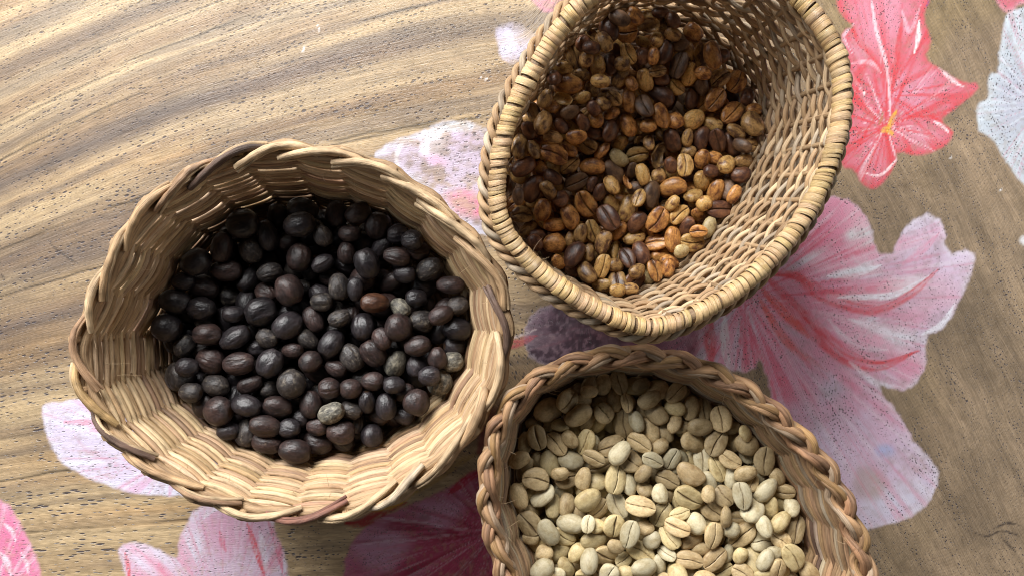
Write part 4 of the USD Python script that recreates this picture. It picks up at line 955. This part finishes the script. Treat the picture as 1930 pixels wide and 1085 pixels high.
def heap(entries, o, level, scale, kind, tones, n_under, under_size, dome=2.0, margin=5.0, seed=1, extra=None):
    """Puts the listed beans where they lie, more below and around them, and pushes overlapping ones apart, mostly up and down."""
    r = np.random.default_rng(seed)
    lev = level if callable(level) else (lambda x, y: level)
    level = lev(*HEAP_MID[kind])
    B = []
    for k, (px, py, L, W, g, code) in enumerate(entries):
        z = lev(px, py) + float(np.clip(r.normal(0, 2.0), -3.5, 3.5))
        s = (CAM_H - z) / F_PX
        x, y = world(px, py, z)
        lo, hi = (41, 58) if kind == 'C' else (31, 53)
        f = np.clip(L, lo, hi) / L                             # what shows of a half-hidden one is less than its length
        W = max(W * f, 0.66 * L * f)
        B.append([x, y, z, L * f * s * scale, W * s * scale, math.radians(g), code, 0])
    if extra:
        for k in range(extra[0]):                             # the part of the heap that lies beyond the picture's edge
            x = r.uniform(o.c[0] - 70, o.c[0] + 70); y = r.uniform(extra[1], extra[2])
            B.append([x, y, level + r.normal(0, 1), under_size[0] * r.uniform(.9, 1.1), under_size[1] * r.uniform(.9, 1.1), r.uniform(0, PI), r.choice(tones), 1])
    nl = n_under
    for layer in range(2):
        for k in range(nl):
            w, f = r.uniform(), math.sqrt(r.uniform())
            z = level - 5.5 - 5.0 * layer
            q = o.at(np.array([w]), np.array([z]), -margin)[0]
            q = o.c + (q[:2] - o.c) * f
            z = lev(CX + q[0] * F_PX / (CAM_H - level), CY - q[1] * F_PX / (CAM_H - level)) - 5.5 - 5.0 * layer
            p = o.at(np.array([w]), np.array([z]), -margin)[0]
            c = o.c
            B.append([c[0] + (p[0] - c[0]) * f, c[1] + (p[1] - c[1]) * f, z + r.normal(0, 0.8), under_size[0] * r.uniform(.85, 1.1), under_size[1] * r.uniform(.85, 1.1), r.uniform(0, PI), r.choice(tones), 2 + layer])
    n = len(B)
    P = np.array([b[:3] for b in B], float)
    L, W, G, lay = np.array([b[3] for b in B]), np.array([b[4] for b in B]), np.array([b[5] for b in B]), np.array([b[7] for b in B])
    P0 = P.copy()
    LV = np.array([lev(CX + p[0] * F_PX / (CAM_H - p[2]), CY - p[1] * F_PX / (CAM_H - p[2])) for p in P])
    hk = 0.92 if kind == 'C' else 0.62
    R = W / 2 * (0.5 + 0.5 * hk)
    D = np.stack([np.cos(G), np.sin(G), np.zeros(n)], -1) * np.maximum(L / 2 - R, 0)[:, None]
    inner_r = None
    for it in range(110):
        S = np.concatenate([P + D, P, P - D]); own = np.tile(np.arange(n), 3); rad = np.tile(R, 3)
        from scipy.spatial import cKDTree
        pr = cKDTree(S).query_pairs(2 * R.max(), output_type='ndarray')
        a, b = pr[:, 0], pr[:, 1]
        d = S[a] - S[b]
        dist = np.linalg.norm(d, axis=1) + 1e-9
        pen = rad[a] + rad[b] - dist
        hit = (pen > 0) & (own[a] != own[b])
        a, b, d, dist, pen = own[a[hit]], own[b[hit]], d[hit], dist[hit], pen[hit]
        sg = np.where(np.abs(d[:, 2]) < 0.3, np.where(a < b, 1.0, -1.0) * 0.3, d[:, 2])
        dirv = np.stack([d[:, 0], d[:, 1], sg * 1.4], -1)
        dirv /= np.linalg.norm(dirv, axis=1, keepdims=True)
        push = dirv * pen[:, None] * 0.28
        push[:, :2] *= 0.35
        mv = np.zeros((n, 3)); np.add.at(mv, a, push); np.add.at(mv, b, -push)
        cnt = np.bincount(np.concatenate([a, b]), minlength=n)
        P += mv / np.maximum(1, cnt * 0.45)[:, None]
        top = lay < 2
        P[top, :2] += 0.05 * (P0[top, :2] - P[top, :2])
        P[:, 2] += 0.06 * (P0[:, 2] - P[:, 2])
        hi = np.where(top, LV + 5.5, LV - 3.0)
        P[:, 2] = np.clip(P[:, 2], 8, hi)
        v = P[:, :2] - o.c                                   # stay inside the wall
        th = np.arctan2(v[:, 1], v[:, 0]) % (2 * PI)
        k = np.clip((o.zr - P[:, 2]) / o.zr, 0, 1) ** o.power
        v = P[:, :2] - (o.c + k[:, None] * o.shift)
        th = np.arctan2(v[:, 1], v[:, 0]) % (2 * PI)
        lim = np.interp(th, o.th, o.r) - o.shrink * k - R - 1.8
        rr = np.hypot(v[:, 0], v[:, 1])
        P[:, :2] -= v * np.maximum(0, (rr - lim) / np.maximum(rr, 1e-6))[:, None]
    return [(P[i], L[i], W[i], G[i], B[i][6], lay[i]) for i in range(n)]


def place(path, kind, mat, s, p, L, W, g, face_up, r, tilt=0.22, thick=1.0):
    x = UsdGeom.Xform.Define(stage, path)
    Rz = trimesh.transformations.rotation_matrix(g, [0, 0, 1])[:3, :3]
    roll = r.normal(0, tilt) + (PI if face_up else 0) + (r.uniform(0, 2 * PI) if kind == 'C' else 0)
    Rx = trimesh.transformations.rotation_matrix(roll, [1, 0, 0])[:3, :3]
    Ry = trimesh.transformations.rotation_matrix(r.normal(0, tilt * 0.8), [0, 1, 0])[:3, :3]
    flip = np.diag([1, 1, 1.0]) if r.random() < .5 else np.diag([-1, -1, 1.0])
    M = Rz @ Ry @ Rx @ flip @ np.diag([L, W, W * thick]) / 1000
    m = np.eye(4); m[:3, :3] = M.T; m[3, :3] = np.asarray(p) / 1000
    x.AddTransformOp().Set(Gf.Matrix4d(*m.ravel().tolist()))
    x.GetPrim().GetReferences().AddInternalReference(proto(kind, s, mat))
    x.GetPrim().SetInstanceable(True)
    return x.GetPrim()


def zone(o, p):
    """Where in its basket a bean lies, in words."""
    v = p[:2] - o.c
    rr = np.hypot(*v) / np.interp(np.arctan2(v[1], v[0]) % (2 * PI), o.th, o.r)
    if rr < 0.22:
        return 'in the middle of'
    a = math.degrees(math.atan2(v[1], v[0])) % 360
    side = ['right', 'upper right', 'upper', 'upper left', 'left', 'lower left', 'lower', 'lower right'][int(((a + 22.5) % 360) // 45)]
    return f'inside the {side} part of' if rr < 0.60 else f'by the {side} wall of'


def leaning(g):
    d = math.degrees(g) % 180
    return 'level' if d < 22 or d > 158 else 'upright' if 68 < d < 112 else 'tilted right' if d < 90 else 'tilted left'


NAMES = {'C': ('coffee_cherry', 'dried cherry'), 'H': ('coffee_bean', 'bean'), 'P': ('parchment_bean', 'bean')}
LOOKS_C = {'b': 'black dried cherry', 'r': 'reddish brown dried cherry', 'g': 'dusty grey-brown dried cherry', 'p': 'pale grey-green dried cherry', 'o': 'orange-brown dried cherry'}
LOOKS_H = {'p': 'tan bean', 't': 'brown bean', 'o': 'amber bean', 'd': 'dark bean', 'k': 'greyish brown bean', 'w': 'cream bean'}
LOOKS_P = {'y': 'yellow bean', 't': 'beige bean', 'w': 'whitish bean', 'o': 'orange bean', 'k': 'blackish bean'}
BASKET_WORDS = {'C': 'the folded-rim basket', 'H': 'the straw-bound basket', 'P': 'the plaited-rim basket'}
GROUP_WORDS = {'C': 'dried cherries heaped in the folded-rim basket', 'H': 'mottled beans heaped in the straw-bound basket', 'P': 'parchment beans heaped in the plaited-rim basket'}


def scatter(items, kind, o, looks, seed, limit=292):
    r = np.random.default_rng(seed)
    order = sorted(items, key=lambda b: (b[5] >= 2, -b[0][2]))
    rest = []
    seen = {}
    for k, (p, L, W, g, code, lay) in enumerate(order):
        tone, opt = code[0], code[1:]
        mat = kind + tone
        if k >= limit:
            rest.append((p, L, W, g, mat, r.integers(6))); continue
        if opt == 's' and kind == 'H':
            prim = place(numbered('/World', 'bean_husk'), 'S', mat, int(r.integers(3)), p + np.array([0, 0, 0.8]), L, W, g, False, r, 0.55)
            what, cat = looks[tone].replace('bean', 'empty husk'), 'bean husk'
        else:
            up = opt in ('c', 's') if lay < 2 else r.random() < 0.4
            prim = place(numbered('/World', NAMES[kind][0]), kind, mat, int(r.integers(6)), p, L, W, g, up, r, 0.25 if opt == 'c' else 0.32, r.uniform(0.92, 1.08))
            what, cat = looks[tone], NAMES[kind][1]
            big = L > (11.6 if kind == 'C' else 10.4)
            what = ('large ' if big else 'small ' if L < (8.6 if kind == 'C' else 7.9) else '') + what
            if kind != 'C' and lay < 2:
                what += ' crease up' if up else ' back up'
        what += ' half buried' if lay >= 2 else ' ' + leaning(g)
        lab = f'{what} {zone(o, p)} {BASKET_WORDS[kind]}'
        seen.setdefault(lab, []).append(prim)
        tag(prim, label=lab, category=cat, group=GROUP_WORDS[kind])
    if rest:                                                  # the bottom of the heap, out of sight under the others
        pi = UsdGeom.PointInstancer.Define(stage, numbered('/World', 'bean_heap'))
        ps = sorted({proto(kind, int(s), m) for _, _, _, _, m, s in rest})
        tgt = []
        for q in ps:
            c = pi.GetPath().AppendChild(q.split('/')[-1])
            stage.DefinePrim(c, 'Xform').GetReferences().AddInternalReference(q)
            tgt.append(c)
        pi.CreatePrototypesRel().SetTargets(tgt)
        pi.CreateProtoIndicesAttr([ps.index(proto(kind, int(s), m)) for _, _, _, _, m, s in rest])
        pi.CreatePositionsAttr([Gf.Vec3f(*map(float, p / 1000)) for p, *_ in rest])
        pi.CreateOrientationsAttr([Gf.Quath(math.cos(g / 2), 0, 0, math.sin(g / 2)) for _, _, _, g, _, _ in rest])
        pi.CreateScalesAttr([Gf.Vec3f(L / 1000, W / 1000, W / 1000) for _, L, W, *_ in rest])
        tag(pi.GetPrim(), label='lower layers of beans glimpsed between the top ones in ' + BASKET_WORDS[kind], category='heap', kind='stuff')


cherries = heap(CHERRIES, OL, 31.0, 1.07, 'C', ['b', 'b', 'r', 'g'], 85, (10.5, 8.6), seed=3)
scatter(cherries, 'C', OL, LOOKS_C, 31)
honeys = heap(HONEYS, OR, lambda x, y: 27.0 + 19.0 * min(1.0, max(0.0, (1230 - x) / 300 * 0.55 + (260 - y) / 260 * 0.65)), 1.04, 'H', ['p', 't', 'o', 'o', 'd'], 125, (9.0, 6.2), seed=4)
scatter(honeys, 'H', OR, LOOKS_H, 32)
parch = heap(PARCH, OB, 38.0, 1.11, 'P', ['y', 't', 't', 'w'], 130, (9.8, 7.0), seed=5, extra=(70, -168, -104))
scatter(parch, 'P', OB, LOOKS_P, 33)
